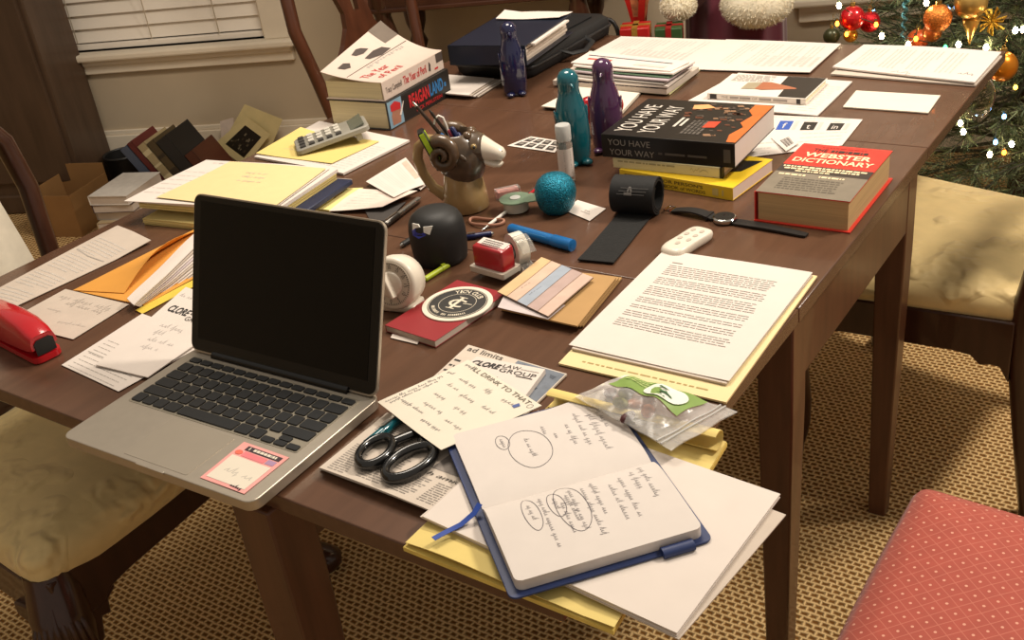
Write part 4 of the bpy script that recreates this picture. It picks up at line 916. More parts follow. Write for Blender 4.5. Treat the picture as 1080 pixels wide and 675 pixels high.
x, y = corner_loc(Vector((FR.x - .004, FR.y + .003, 0)), w2, d2, RB + .02)
o = thing('hardback_book', 'white hardback with red title and lifted front cover, on top of the dark thick one', 'book', (x, y, TZ + h + .0003), RB + .02)
m = MB(); m.box((0, 0, .0012), (w2, d2, .0024)); m.box((w2 / 2 - .0012, 0, h2 / 2), (.0024, d2, h2)); m.build('cover', WJ, o, bevel=.0008)
m = MB(); m.box((-.002, 0, h2 / 2), (w2 - .01, d2 - .008, h2 - .005)); m.build('pages', PGE, o)
def lift(u, v):
    t = 1 - u; far = v
    return Vector((w2 / 2 - .001 - (w2 + .004) * (t - .03 * t * t), -d2 / 2 - .002 + (d2 + .004) * v, h2 + .0005 + .052 * t * t * (.35 + .85 * far)))
m = MB(); m.slab(lift, 14, 14, .0012, 0)
mm = m; LIFT_REF = Vector((.1, -.2, 1))
mm.rect(lift, .0, .0, .0, .0, 0)
def cw(u, v): return lift(v, u)   # text runs from the near edge to the far edge, tops towards the open edge
mm.word('The Year', lambda a, b: lift(.72 - (b), a), (.06, 0), (.36, 0), (0, .13), 1, .0008); mm.word('of Peril', lambda a, b: lift(.9 - b, a), (.12, 0), (.34, 0), (0, .12), 1, .0008)
mm.lines(lambda a, b: lift(a, b), .46, .52, .3, .85, 14, 2, .03, 3); 
for (a, b, c_, dd) in ((.30, .42, .42, .75), (.12, .38, .22, .58)):
    mm.patch(lift, [(a, b), (a + .06, b + .02), (c_, (b + dd) / 2), (c_ - .02, dd), (a, dd - .05), (a - .03, (b + dd) / 2)], 3, .0009)
mm.patch(lift, [(.16, .12), (.26, .14), (.30, .2), (.22, .26), (.15, .22)], 3, .0009); mm.rect(lift, .0, .78, .28, 1.0, 4, .0009); mm.patch(lift, [(.425, .02), (.425, .98), (.435, .98), (.435, .02)], 3, .0008)
mm.build('lifted_cover', [WJ, BRED, GREYINK, mat('engraving_dark', '#4a3f3a', .6), mat('brown_flap', '#6d6156', .6)], o, smooth=60)
LIFT_REF = Vector((0.2, -0.35, 1.0))
F = lambda u, v: Vector((w2 / 2 + .0003, -d2 / 2 + d2 * u, h2 * v))
spine_words(o, F, [('t', 'Tracy Campbell', (.04, .35), (.25, 0), (0, .3), 1), ('t', 'The Year of Peril', (.32, .32), (.38, 0), (0, .42), 0, .01), ('p', [(.74, .3), (.77, .25), (.78, .6), (.755, .8)], 1), ('r', (.88, .5, .995, .98), 1), ('r', (.84, .2, .9, .3), 0)], [BRED, mat('engraving_dark', '#4a3f3a', .6)])
# ------------------------------------------------------------------ bag, binder, envelopes and the glossy bird bottles
BAGM = mat('black_nylon', '#121214', .6, var=.15, scale=120, bump=.2)
c, w, d, r = rfit([(540, 33), (633, 36), (553, 79), (474, 77)], TZ + .01)
r = radians(1); w, d = .215, .40; cl = G(474, 80, TZ); cx, cy = cl.x + w / 2 * cos(r) - d / 2 * sin(r) + .012, cl.y + w / 2 * sin(r) + d / 2 * cos(r)
bg = thing('laptop_bag', 'black soft laptop bag at the far left corner of the table, under the binder', 'bag', (cx, cy, TZ + .0005), r)
m = MB(); m.loft([[(x, y, z) for x, y in rrect(w - i, d - i, .03)] for z, i in ((0, .02), (.006, .004), (.02, 0), (.03, 0), (.042, .004), (.05, .02))]); m.build('body', BAGM, bg, smooth=50)
m = MB(); m.tube([(x * 1.012, y * 1.008, .026) for x, y in rrect(w, d, .03, 6)], .0032, 6, closed=True); m.build('zip', mat('dark_zip', '#2b2a2b', .4), bg, smooth=60)
m = MB(); m.tube([(w / 2 - .005, -.06, .03), (w / 2 + .022, -.05, .02), (w / 2 + .03, 0, .014), (w / 2 + .022, .05, .02), (w / 2 - .005, .06, .03)], .007, 8, flat=.6); m.build('handle', BAGM, bg, smooth=60)
m = MB(); m.prism([(-.075, -.15), (.075, -.15), (.075, .15), (-.075, .15)], .0495, .0545); m.build('pocket', BAGM, bg, bevel=.002)
BIND = mat('blue_black_binder', '#1d2230', .35, var=.05)
TB = TZ + .100
wl = [G(464, 48, TB), G(550, 48, TB), G(606, 14.5, TB), G(533, 16, TB)]
bc = sum(wl, Vector()) / 4; e = (wl[1] - wl[0] + wl[2] - wl[3]) / 2; f_ = (wl[3] - wl[0] + wl[2] - wl[1]) / 2; rb_ = atan2(e.y, e.x); bw, bd = min(.27, e.length), min(.32, f_.length)
bi = thing('ring_binder', 'dark blue ring binder lying on the laptop bag', 'binder', (bc.x, bc.y, TZ + .056), rb_)
H_ = TB - TZ - .056
m = MB(); m.box((0, 0, .0015), (bw, bd, .003)); m.box((0, 0, H_ - .0015), (bw, bd, .003)); m.box((0, -bd / 2 + .0015, H_ / 2), (bw, .003, H_)); m.box((-bw / 2 + .0015, 0, H_ / 2), (.003, bd, H_)); m.build('cover', BIND, bi, bevel=.001)
m = MB()
for i in range(5): m.box((.004 + .003 * (i % 2), .004 * (i % 3) - .004, .006 + i * .0062), (bw - .03, bd - .03, .005))
m.build('pages', PAPERG, bi)
m = MB(); m.box((.012, -.004, H_ - .0058), (bw - .006, bd - .07, .004)); m.build('loose_sheets', PAPER, bi, label='white sheets showing at the open edge')
s = Sheet([tuple(bc + Vector((cos(rb_) * a - sin(rb_) * b, sin(rb_) * a + cos(rb_) * b, 0))) for a, b in ((-bw * .42, bd * .52), (bw * .50, bd * .53), (bw * .45, bd * .3), (-bw * .4, bd * .3))], TB + .002, .001, lambda u, v: .03 * max(0, .25 - u) * (1 - v), wob=.0016, seed=2)
s.done('white_sheet', 'white sheet lying at the back of the dark blue binder', 'paper', [PAPER])
rr = random.Random(4)
for i, lab in enumerate(['lowest white envelope in front of the laptop bag', 'second white envelope from the bottom in front of the laptop bag', 'third white envelope from the bottom in front of the laptop bag', 'top white envelope of those in front of the laptop bag']):
    dx = (8, 4, 0, -3)[i]; dy = (1, .6, 0, -.6)[i]
    s = Sheet([(474 + dx, 79 + dy), (524 + dx, 83.5 + dy), (497 + dx, 101 + dy), (452 + dx, 97 + dy)], TZ + .001 + .003 * i, .0022, wob=.0003, seed=i); s.done('envelope', lab, 'envelope', [PAPER if i % 2 else PAPERG], 'envelopes in front of the bag')
def penguin(base, h, m_, face, label):
    o = thing('penguin_bottle', label, 'bottle', (base.x, base.y, TZ + .0005), face, 'glossy penguin-shaped bottles')
    k = h / .16; m = MB()
    m.lathe([(r * k, z * k) for r, z in ((.02, 0), (.024, .002), (.0265, .012), (.0285, .035), (.029, .055), (.0275, .08), (.0235, .103), (.0185, .118), (.0172, .128), (.0182, .138), (.0172, .148), (.0125, .156), (.006, .1595), (.0008, .16))], 28); m.build('body', m_, o, smooth=80)
    m = MB(); m.loft([[(k * (.013 + .014 * t), k * .0055 * (1 - t) * cos(a), k * (.138 - .003 * t) + k * .005 * (1 - t) * sin(a)) for a in [2 * pi * i / 8 for i in range(8)]] for t in (0, .5, .95)]); m.build('beak', m_, o, smooth=60)
    for s in (-1, 1):
        m = MB(); m.ball((0, 0, 0), .022 * k, 12, sc=(.5, .16, 1.4)); m.build('wing', m_, o, loc=(-.002, s * .0232 * k, .066 * k), rot=(radians(-10 * s), radians(4), 0), smooth=80)
        m = MB(); m.ball((0, 0, 0), .010 * k, 10, sc=(1.5, 1, .55)); m.build('foot', m_, o, loc=(.022 * k, s * .012 * k, .006 * k), rot=(0, 0, s * .3), smooth=80)
    return o
TEAL = mat('glossy_teal', '#0f5661', .12, var=.03, coat=.6); PURP = mat('glossy_purple', '#452446', .12, var=.03, coat=.6); DBLU = mat('glossy_navy', '#161838', .12, var=.03, coat=.6)
penguin(G(607, 171, TZ), .168, TEAL, radians(-40), 'glossy teal penguin bottle behind the small clear bottle')
penguin(G(642, 157, TZ), .166, PURP, radians(-70), 'glossy purple penguin bottle right of the teal one')
penguin(G(544, 99, TZ), .156, DBLU, radians(-50), 'glossy navy penguin bottle in front of the laptop bag')
p = G(643, 150, TZ) + Vector((-.030, .028, 0)); hr = thing('heart_ornament', 'red heart peeking out behind the purple penguin bottle', 'ornament', (p.x, p.y, TZ + .0005), radians(38))
m = MB(); hp = []
for k in range(40):
    t = 2 * pi * k / 40; hp.append((.0027 * 16 * sin(t) ** 3, .0027 * (13 * cos(t) - 5 * cos(2 * t) - 2 * cos(3 * t) - cos(4 * t))))
z0 = -min(y for x, y in hp)
m.loft([[(x * q, yy, (y * q + z0)) for x, y in hp] for yy, q in ((-.012, .8), (-.008, .97), (0, 1), (.008, .97), (.012, .8))]); m.build('heart', mat('red_glaze', '#a8131f', .2, coat=.5), hr, smooth=60)
m = MB(); m.prism(rrect(.03, .026, .006), 0, .008); m.build('foot', MATS['red_glaze'], hr)
# small clear bottle
p = G(599, 191.5, TZ); bt = thing('sanitizer_bottle', 'small clear bottle with a frosted cap and white label, in front of the teal bottle', 'bottle', (p.x, p.y, TZ + .0005), radians(-60))
CLEARP = mat('clear_plastic', '#e8e6e0', .08, trans=.85, var=.0, ior=1.35); FROST = mat('frosted_plastic', '#d9d8d4', .35, trans=.35, var=.02)
m = MB(); m.lathe([(.012, 0), (.0138, .002), (.0138, .068), (.0115, .073), (.0095, .075)], 20); m.build('body', CLEARP, bt, smooth=50)
m = MB(); m.lathe([(.0128, .074), (.0132, .076), (.0132, .099), (.012, .101)], 24); m.build('cap', FROST, bt, smooth=40)
def cyl(u, v): a = (u - .5) * 2.4; return Vector((.0142 * cos(a), .0142 * sin(a), .062 - .05 * v))
m = MB(); m.grid(cyl, 14, 2)
for i in range(9):
    if i != 4: m.add([cyl(a, b) + Vector((cos((a - .5) * 2.4), sin((a - .5) * 2.4), 0)) * .0003 for a, b in ((.45, .1 + .09 * i), (.45, .15 + .09 * i), (.8, .15 + .09 * i), (.8, .1 + .09 * i))], [(0, 1, 2, 3)], 1)
m.build('label', [PAPER, GREYINK], bt, smooth=60)
s = Sheet([(560, 144), (594, 149), (585, 161), (535, 153.5)], TZ + .001, .0004, wob=.0002)
for i in range(4):
    for j in range(2):
        s.mb.rect(s.fn, .08 + .23 * i, .12 + .42 * j, .25 + .23 * i, .46 + .42 * j, 1); s.mb.rect(s.fn, .12 + .23 * i, .2 + .42 * j, .21 + .23 * i, .32 + .42 * j, 2, .0005)
s.done('stamp_sheet', 'white strip of small dark square stickers left of the clear bottle', 'stickers', [PAPER, mat('sticker_dark', '#3a3531', .6), mat('sticker_grey', '#8d867d', .6)])
for i, lab in enumerate(['lowest blank white envelope behind the teal bottle', 'middle blank white envelope behind the teal bottle', 'top blank white envelope behind the teal and purple bottles']):
    s = Sheet([(612 - i, 91 + .3 * i), (676 - i, 98), (656 - i, 120), (573 - i, 112)], TZ + .001 + .0028 * i, .002, wob=.0003, seed=i); s.done('blank_envelope', lab, 'envelope', [PAPER2], 'blank envelopes behind the bottles')
# mail pile
MQ0 = [(622, 62), (741, 71), (706, 99), (588, 90)]
s = Sheet(MQ0, TZ + .001, .003, wob=.0003); s.done('pale_green_pad', 'pale yellow-green folder at the bottom of the mail pile', 'folder', [mat('pale_green_card', '#d3cf9a', .7)])
mail = [('thick folded newspaper low in the mail pile', [(618, 61), (737, 71), (703, 95), (583, 85)], .010, PAPERG), ('white envelope third from the bottom of the mail pile', [(624, 60), (730, 72), (704, 92), (600, 83)], .004, PAPER),
    ('grey envelope in the middle of the mail pile', [(626, 59), (727, 70), (700, 89), (608, 80)], .003, mat('grey_envelope', '#a39b92', .7)), ('lilac envelope in the mail pile', [(622, 57), (731, 69), (704, 86), (606, 76)], .003, mat('lilac_envelope', '#b9a9ad', .7)),
    ('green-edged card in the mail pile', [(624, 57), (728, 68), (706, 82), (606, 73)], .002, mat('green_card', '#6c8a6e', .6)), ('white envelope second from the top of the mail pile', [(622, 55), (733, 66), (710, 79), (604, 70)], .003, PAPER), ('white letter with a red line on top of the mail pile', [(623, 54), (727, 65.5), (707, 75), (602, 66)], .0025, PAPER)]
z = TZ + .0052
for i, (lab, q, t, m_) in enumerate(mail):
    s = Sheet(q, z, t, (lambda u, v: .004 * abs(u - .5) * (i % 2)) if i < 6 else None, wob=.0005, seed=50 + i)
    if i == 0: s.mb.lines(s.fn, .05, .95, .9, .98, 2, 2, .03, 4)
    if i == 6: s.mb.rect(s.fn, .05, .3, .9, .36, 2, .0005); s.mb.rect(s.fn, .1, .55, .35, .66, 1, .0005); s.mb.rect(s.fn, .6, .6, .9, .8, 3, .0005)
    s.done('mail_item', lab, 'mail', [m_, REDINK, mat('violet_print', '#57505e', .7), PALEINK], 'mail in the pile'); z += t + .0025
# far sheets
s = Sheet([(655, 38.5), (765, 42.2), (714, 73), (612, 62)], TZ + .001, .0015, wob=.0004, seed=1)
s.mb.lines(s.fn, .1, .55, .12, .9, 20, 2, .013, 4, 6, rot=True); s.mb.lines(s.fn, .5, .75, .3, .9, 12, 2, .03, 5, rot=True); s.mb.rect(s.fn, .35, .68, .75, .82, 2)
s.done('printed_sheet', 'left of two white printed sheets at the far edge of the table', 'paper', [PAPER, GREYINK, PALEINK])
s = Sheet([(766, 41.6), (887, 46), (854, 76.5), (714, 72.5)], TZ + .003, .0015, wob=.0005, seed=2)
s.mb.lines(s.fn, .12, .8, .25, .9, 18, 2, .013, 6, 5, rot=True); s.mb.lines(s.fn, .5, .85, .55, .95, 8, 2, .03, 5, rot=True)
s.done('printed_sheet', 'right of two white printed sheets at the far edge of the table', 'paper', [PAPER, GREYINK, PALEINK])
s = Sheet([(913, 50), (1057, 59), (1029, 90), (876, 78)], TZ + .001, .003, wob=.0004, seed=3); s.done('white_sheet', 'lower white sheet of the pair at the far right corner of the table', 'paper', [PAPERG])
s = Sheet([(911, 48), (1056, 55), (1028, 87), (878, 71)], TZ + .0065, .003, lambda u, v: .006 * max(0, .2 - u) + .004 * sin(pi * u) * (1 - v), wob=.0006, seed=4, nu=12)
s.mb.lines(s.fn, .15, .85, .1, .8, 22, 1, .012, 8, 6, rot=True); s.mb.script(s.fn, (.42, .93), (1, -.1), .1, .12, 2, 3, .003); s.mb.script(s.fn, (.85, .8), (1, -.2), .08, .06, 2, 4, .004)
s.done('printed_sheet', 'white printed stack at the far right corner of the table, beside the tree', 'paper', [PAPER, PALEINK, PENINK])
s = Sheet([(903, 95.5), (992, 100.5), (979, 119), (889, 112.5)], TZ + .001, .002, wob=.0002); s.done('blank_card', 'blank cream card near the right table edge, in front of the far right stack', 'card', [PAPER2])
s = Sheet([(779, 77), (899, 86), (862, 122), (719, 110)], TZ + .001, .0025, wob=.0004, seed=7); s.mb.lines(s.fn, .75, .97, .2, .9, 12, 1, .01, 3)
s.done('white_sheet', 'white sheets lying under the slim hardback with a pen on its cover', 'paper', [PAPER, PALEINK])
# slim book
zt = TZ + .0165; c, w, d, r = rfit([(772, 76.5), (872, 83.5), (850, 104), (747, 98.5)], zt)
WB = mat('white_book_jacket', '#e4dace', .4, var=.02)
o = book('slim_hardback', 'slim white and black hardback on white sheets, right of the mail pile', (c.x, c.y, TZ + .0045), w, d, .012, WB, GUT, r, spine='-y', cov=.0018)
F = lambda u, v: Vector((-w / 2 + w * u, d / 2 - d * v, .0122)); m = MB()
m.patch(F, [(.60, .02), (.99, .02), (.99, .98), (.72, .98), (.70, .6), (.62, .55)], 0, .0003); m.patch(F, [(.28, .42), (.42, .38), (.42, .7), (.28, .72)], 1, .0006); m.patch(F, [(.42, .36), (.50, .34), (.80, .55), (.82, .6), (.50, .72), (.42, .7)], 2, .0006)
m.lines(F, .08, .5, .06, .34, 6, 3, .03, 4); m.build('cover_art', [mat('cover_black', '#2a2522', .4), mat('cover_khaki', '#a3967c', .5), mat('cover_copper', '#a8684a', .45), GREYINK], o, smooth=0)
spine_words(o, lambda u, v: Vector((-w / 2 + w * u, -d / 2 - .0003, .012 * v)), [('r', (.03, .1, .1, .9), 0), ('t', 'THE', (.15, .3), (.07, 0), (0, .4), 1), ('r', (.24, .32, .33, .66), 1), ('r', (.34, .32, .45, .66), 1), ('t', 'OF', (.47, .3), (.05, 0), (0, .4), 1), ('r', (.54, .32, .66, .66), 1), ('r', (.68, .32, .82, .66), 1), ('r', (.91, .1, .95, .9), 0)], [mat('cover_black', '#2a2522', .4), GREYINK], nrm=(0, -1, 0))
# flyer with icons
s = Sheet([(806, 121), (910, 126), (888, 153.5), (782, 167)], TZ + .001, .0006, wob=.0003, seed=3)
for (a, b, mi) in ((.20, .14, 1), (.45, .16, 2), (.72, .18, 2)): s.mb.rect(s.fn, a, b, a + .14, b + .24, mi); s.mb.rect(s.fn, a + .16, b, a + .2, b + .24, 3); s.mb.rect(s.fn, a + .02, b - .06, a + .1, b - .04, 3)
s.mb.lines(s.fn, .5, .95, .5, .85, 4, 3, .02, 3); s.mb.lines(s.fn, .1, .3, .7, .95, 3, 3, .03, 5); s.mb.lines(s.fn, .1, .9, .04, .04, 1, 3, .02, 3)
s.mb.word('f', s.fn, (.25, .34), (.04, 0), (0, -.14), 0, .0006); s.mb.word('t', s.fn, (.50, .36), (.04, 0), (0, -.14), 0, .0006); s.mb.word('in', s.fn, (.76, .38), (.06, 0), (0, -.14), 0, .0006)
s.done('flyer', 'white flyer with one blue and two black square icons behind the red dictionary', 'paper', [PAPER, mat('icon_blue', '#3557a8', .5), mat('icon_black', '#2a2725', .5), PALEINK])
s = Sheet([(833, 139), (842, 152), (829, 161), (813, 145)], TZ + .003, .0005, lambda u, v: .002 * u, wob=.0004)
for i in range(9): s.mb.rect(s.fn, .35, .25 + .06 * i, .85, .25 + .06 * i + (.035 if i % 3 else .02), 1)
s.done('receipt', 'small slip with a dark bar block lying on the flyer', 'paper', [PAPER, mat('icon_black', '#2a2725', .5)])

# ------------------------------------------------------------------ three stacked books and the dictionary
ORC = mat('orange_cover', '#c9692e', .45); BLC = mat('black_cover', '#171412', .36, var=.06)
YC = mat('yellow_cover', '#e3bf2c', .4, var=.03)
fl_, fr_, br_ = G(655, 179, TZ + .0215), G(775, 199, TZ + .0215), G(813, 168, TZ + .0215); w = (fr_ - fl_).length; d = (br_ - fr_).length; r = atan2(fr_.y - fl_.y, fr_.x - fl_.x); c = (fl_ + br_) / 2
o = book('reference_book', 'yellow paperback at the bottom of the three stacked books', (c.x, c.y, TZ + .0005), w, d, .0215, YC, PAPER2, r, spine='-y', cov=.0012, over=.001)
FS = lambda w, d, h: (lambda u, v: Vector((-w / 2 + w * u, -d / 2 - .0003, h * v)))
DB = mat('brown_print', '#5d4a20', .6)
spine_words(o, FS(w, d, .0215), [('t', 'A SUPERIOR PERSON\'S', (.17, .54), (.58, 0), (0, .24), 0, .01), ('t', 'COMPLETE BOOK of WORDS', (.17, .16), (.6, 0), (0, .24), 0, .01), ('t', 'PETER', (.05, .55), (.08, 0), (0, .2), 0), ('t', 'BOWLER', (.05, .2), (.09, 0), (0, .2), 0), ('r', (.83, .2, .88, .75), 1), ('r', (.91, .25, .925, .7), 1)], [DB, mat('pale_emblem', '#c9b569', .6)], nrm=(0, -1, 0))
m = MB(); F = lambda u, v: Vector((-w / 2 + w * u, d / 2 - d * v, .0216)); m.patch(F, [(.55, .3), (.95, .1), (.9, .5), (.7, .7)], 0); m.build('cover_art', BLK, o, smooth=0)
fl_, fr_ = G(646, 166, TZ + .040), G(761.5, 177.5, TZ + .040); w = (fr_ - fl_).length; d = .135; r = atan2(fr_.y - fl_.y, fr_.x - fl_.x); c = (fl_ + fr_) / 2 + Vector((-sin(r), cos(r), 0)) * d / 2
CRM = mat('cream_jacket', '#d8cd9e', .5, var=.03)
o = book('novel', 'cream-spined hardback in the middle of the three stacked books', (c.x, c.y, TZ + .0225), w, d, .0178, CRM, PAPER2, r, spine='-y', cov=.002)
m = MB(); m.box((w / 2 - .002, -d / 2 + .004, .0089), (.0045, .0086, .0182)); m.build('black_edge', BLK, o)
s_ = MB(); F = FS(w, d, .0178)
def spF(u, v): return F(u, 1 - v)
sg_ = MB()
pts = [(.72, .5), (.735, .7), (.75, .35), (.77, .6), (.78, .5), (.8, .75), (.805, .4), (.83, .6), (.86, .58), (.88, .4)]
for i in range(len(pts) - 1):
    (a, b), (a2, b2) = pts[i], pts[i + 1]; sg_.add([F(a, b) + Vector((0, -.0004, 0)), F(a2, b2) + Vector((0, -.0004, 0)), F(a2, b2 + .06) + Vector((0, -.0004, 0)), F(a, b + .06) + Vector((0, -.0004, 0))], [(0, 1, 2, 3)])
s_.lines(lambda u, v: F(u, 1 - v) + Vector((0, -.0004, -.0003)), .05, .6, .3, .42, 1, 0, .15, 3); s_.build('spine_lettering', mat('faded_print', '#a89d74', .7), o, smooth=0); sg_.build('signature', MATS['faded_print'], o, smooth=0)
c, w, d, r = rfit([(681, 101), (812, 114), (778, 153.5), (640, 140.5)], TZ + .0805); w *= .985
o = book('paperback_book', 'thick black paperback with white title, top of the three stacked books', (c.x, c.y, TZ + .0408), w, d, .0398, BLC, PAPER, r, spine='-y', cov=.001, over=.0012)
WH = mat('cover_white_print', '#cfc6bb', .5); spine_words(o, FS(w, d, .0398), [('t', 'YOU HAVE', (.05, .56), (.33, 0), (0, .26), 0), ('t', 'YOUR WAY', (.06, .14), (.35, 0), (0, .26), 0), ('r', (.44, .30, .47, .40), 1), ('r', (.49, .30, .64, .40), 1), ('r', (.66, .30, .8, .40), 1), ('r', (.92, .2, .97, .75), 1)], [mat('spine_dull_print', '#8f877d', .5), mat('spine_dark_print', '#4f4a45', .5)], nrm=(0, -1, 0))
F = lambda u, v: Vector((-w / 2 + w * u, d / 2 - d * v, .0399)); m = MB()
VT = lambda a, b: F(b, 1 - a)
m.word('YOU HAVE', VT, (.10, .19), (.72, 0), (0, -.13), 0, .0004); m.word('YOUR WAY', VT, (.10, .37), (.72, 0), (0, -.13), 0, .0004)
m.patch(F, [(.86, .02), (.995, .02), (.995, .97), (.93, .97), (.9, .8), (.94, .6), (.89, .5), (.92, .3), (.86, .18)], 1)
rr = random.Random(6)
for k in range(70):
    a, b = rr.uniform(.4, .88), rr.uniform(.05, .85) ; q = rr.uniform(.012, .05)
    if (b > .42 and a < .66) or a + q * 1.6 > .9: continue
    m.patch(F, [(a, b), (a + q * .4, b + q), (a + q * 1.6, b + q * .8), (a + q, b - q * .3)], 2 + k % 3, .0003)
m.patch(F, [(.66, .52), (.75, .5), (.75, .66), (.66, .68)], 5, .0005); m.patch(F, [(.42, .12), (.52, .08), (.6, .16), (.5, .22), (.44, .22)], 6, .0005)
m.rect(VT, .30, .445, .54, .465, 0, .0004); m.rect(VT, .33, .485, .52, .505, 0, .0004)
m.lines(VT, .15, .5, .56, .68, 5, 7, .02, 5)
m.build('cover_art', [WH, ORC, mat('cover_brown', '#5d3522', .5), mat('cover_dull', '#4a4038', .5), mat('cover_tan', '#8d6b50', .5), mat('cover_vermilion', '#c0442a', .5), mat('cover_glow', '#e2a06a', .5), mat('cover_dim_print', '#5a544e', .5)], o, smooth=0)
# dictionary
DRED = mat('dictionary_red', '#d2382c', .4, var=.03); DTAN = mat('dictionary_page_edges', '#b99a6c', .85, var=.12, scale=7, stretch=(1, 1, 80))
hz = .046; c, w, d, r = rfit([(848, 151.5), (941, 160.5), (897, 214), (797, 203)], TZ + hz)
o = thing('dictionary', 'thick red and grey dictionary paperback near the right edge of the table', 'dictionary', (c.x, c.y, TZ + .0005), r)
m = MB(); m.box((0, 0, .0008), (w + .004, d + .004, .0016)); m.box((-w / 2 - .001, 0, hz / 2), (.0014, d, hz)); m.build('back_cover', DRED, o)
m = MB(); m.box((0, 0, hz / 2), (w - .006, d - .006, hz - .003)); m.build('pages', DTAN, o)
DG = mat('dictionary_grey', '#7d7364', .5); DK = mat('dictionary_dark_band', '#3b312b', .5); CW = mat('dictionary_cream_print', '#efd9b0', .5)
dt = lambda u, v: Vector((-w / 2 + w * u, d / 2 - d * v, hz + .0012 + .0006 * sin(3 * v)))
m = MB(); m.slab(dt, 6, 10, .0012, 0)
for (a, b, mi) in ((.455, .60, 1), (.60, 1.0, 2)):
    for i in range(6):
        for j in range(4): m.add([dt(i / 6 + p, a + (b - a) * (j / 4 + q)) + Vector((0, 0, .0003)) for p, q in ((0, 0), (0, (b - a) * 0 + .25), (1 / 6, .25), (1 / 6, 0))], [(0, 1, 2, 3)], mi)
m.word('THE', dt, (.18, .155), (.16, 0), (0, -.06), 1, .0006, .01); m.lines(dt, .38, .82, .128, .128, 1, 1, .045, 9, lift=.0006); m.word('WEBSTER', dt, (.13, .27), (.74, 0), (0, -.085), 3, .0006, .025); m.word('DICTIONARY', dt, (.06, .385), (.88, 0), (0, -.08), 3, .0006, .02)
m.lines(dt, .25, .75, .06, .06, 1, 4, .02, 4); m.lines(dt, .03, .97, .49, .49, 1, 3, .025, 4, lift=.0006); m.lines(dt, .06, .9, .53, .53, 1, 3, .025, 5, lift=.0006); m.lines(dt, .2, .6, .57, .57, 1, 3, .02, 6, lift=.0006)
m.lines(dt, .06, .36, .645, .645, 1, 3, .026, 14, lift=.0006); m.lines(dt, .5, .8, .645, .645, 1, 3, .026, 15, lift=.0006); m.lines(dt, .15, .8, .71, .9, 6, 5, .016, 8, lift=.0006)
m.build('front_cover', [DRED, DK, DG, CW, mat('dictionary_deep_red', '#9c2a22', .5), mat('dictionary_grey_print', '#5d5549', .5)], o)
# ------------------------------------------------------------------ ram mug and what stands in it
p = G(493, 219, TZ); FA = 0.6557 - .32
mug = thing('ram_mug', 'ceramic ram-head mug holding pens in the middle of the table', 'mug', (p.x, p.y, TZ + .0005), FA)
GLZ = mat('tan_glaze', '#a0855a', .25, var=.12, scale=30, coat=.4); FURG = mat('brown_ram_glaze', '#4c3d2e', .32, var=.35, scale=55, coat=.4, bump=.4); HORN = mat('horn_glaze', '#54402c', .3, var=.4, scale=40, coat=.4); MUZ = mat('white_muzzle_glaze', '#ded3c2', .25, var=.03, coat=.4)
m = MB(); m.lathe([(.034, 0), (.038, .003), (.036, .03), (.031, .058), (.029, .072)], 28); m.build('body', GLZ, mug, smooth=60)
m = MB(); rings = []
for z, rx, ry, cx in ((.055, .030, .028, .004), (.066, .036, .034, .004), (.082, .042, .038, .004), (.098, .044, .0385, .003), (.112, .042, .036, 0), (.122, .037, .033, -.003), (.130, .031, .03, -.005), (.1315, .028, .027, -.005), (.128, .026, .025, -.005), (.09, .024, .023, -.005), (.088, .002, .002, -.005)):
    rings.append([(cx + rx * cos(2 * pi * k / 28) + .0012 * sin(5 * k), ry * sin(2 * pi * k / 28) + .001 * cos(7 * k), z) for k in range(28)])
m.loft(rings); hd = m.build('head', FURG, mug, smooth=60)
m = MB(); rings = []
for x, zc, rz, ry in ((.028, .106, .026, .027), (.038, .104, .025, .0235), (.044, .102, .0225, .0205)):
    rings.append([(x, ry * cos(a), zc + rz * sin(a)) for a in [2 * pi * k / 20 for k in range(20)]])
m.loft(rings); m.build('cheeks', FURG, hd, smooth=60)
m = MB(); rings = []
for x, zc, rz, ry in ((.038, .105, .0225, .021), (.050, .101, .0185, .0175), (.060, .097, .0150, .0145), (.068, .094, .0125, .0135), (.074, .093, .0095, .011), (.0775, .093, .004, .005)):
    rings.append([(x, ry * cos(a), zc + rz * sin(a)) for a in [2 * pi * k / 20 for k in range(20)]])
m.loft(rings); mz = m.build('muzzle', MUZ, hd, smooth=70)
m = MB(); m.loft([[(x, ry * cos(a), zc + rz * sin(a)) for a in [2 * pi * k / 16 for k in range(16)]] for x, zc, rz, ry in ((.044, .082, .007, .012), (.058, .0765, .006, .011), (.068, .0755, .0045, .008), (.072, .077, .0015, .003))]); m.build('jaw', MUZ, hd, smooth=70)
for s in (-1, 1):
    m = MB(); m.ball((.0735, .0055 * s, .0985), .0030, 8, sc=(.6, 1, .7)); m.build('nostril', mat('nostril_dark', '#3a2c22', .5), mz, smooth=80)
    m = MB(); m.ball((.0345, .0245 * s, .114), .0052, 10); m.build('eye', mat('ram_eye', '#94794a', .15, coat=.5), hd, smooth=80)
    m = MB(); m.ball((.0365, .0282 * s, .1142), .0026, 8); m.build('pupil', BLK, hd, smooth=80)
    pts = []; rad = []
    for k in range(34):
        t = k / 33; a = radians(60) + t * radians(560); rr_ = .0225 * (1 - t) + .003
        pts.append((-.016 - rr_ * cos(a) * .95, s * (.031 + .012 * t ** .7), .104 + rr_ * sin(a))); rad.append(.0078 * (1 - t) + .0032 + .0008 * (k % 2))
    m = MB(); m.tube(pts, rad, 10); m.build('horn', HORN, hd, smooth=70)
    m = MB(); m.ball((.0, 0, 0), .007, 10, sc=(1.4, .45, .7)); m.build('ear', FURG, hd, loc=(.018, .037 * s, .100), rot=(0, .5, .4 * s), smooth=70)
m = MB()
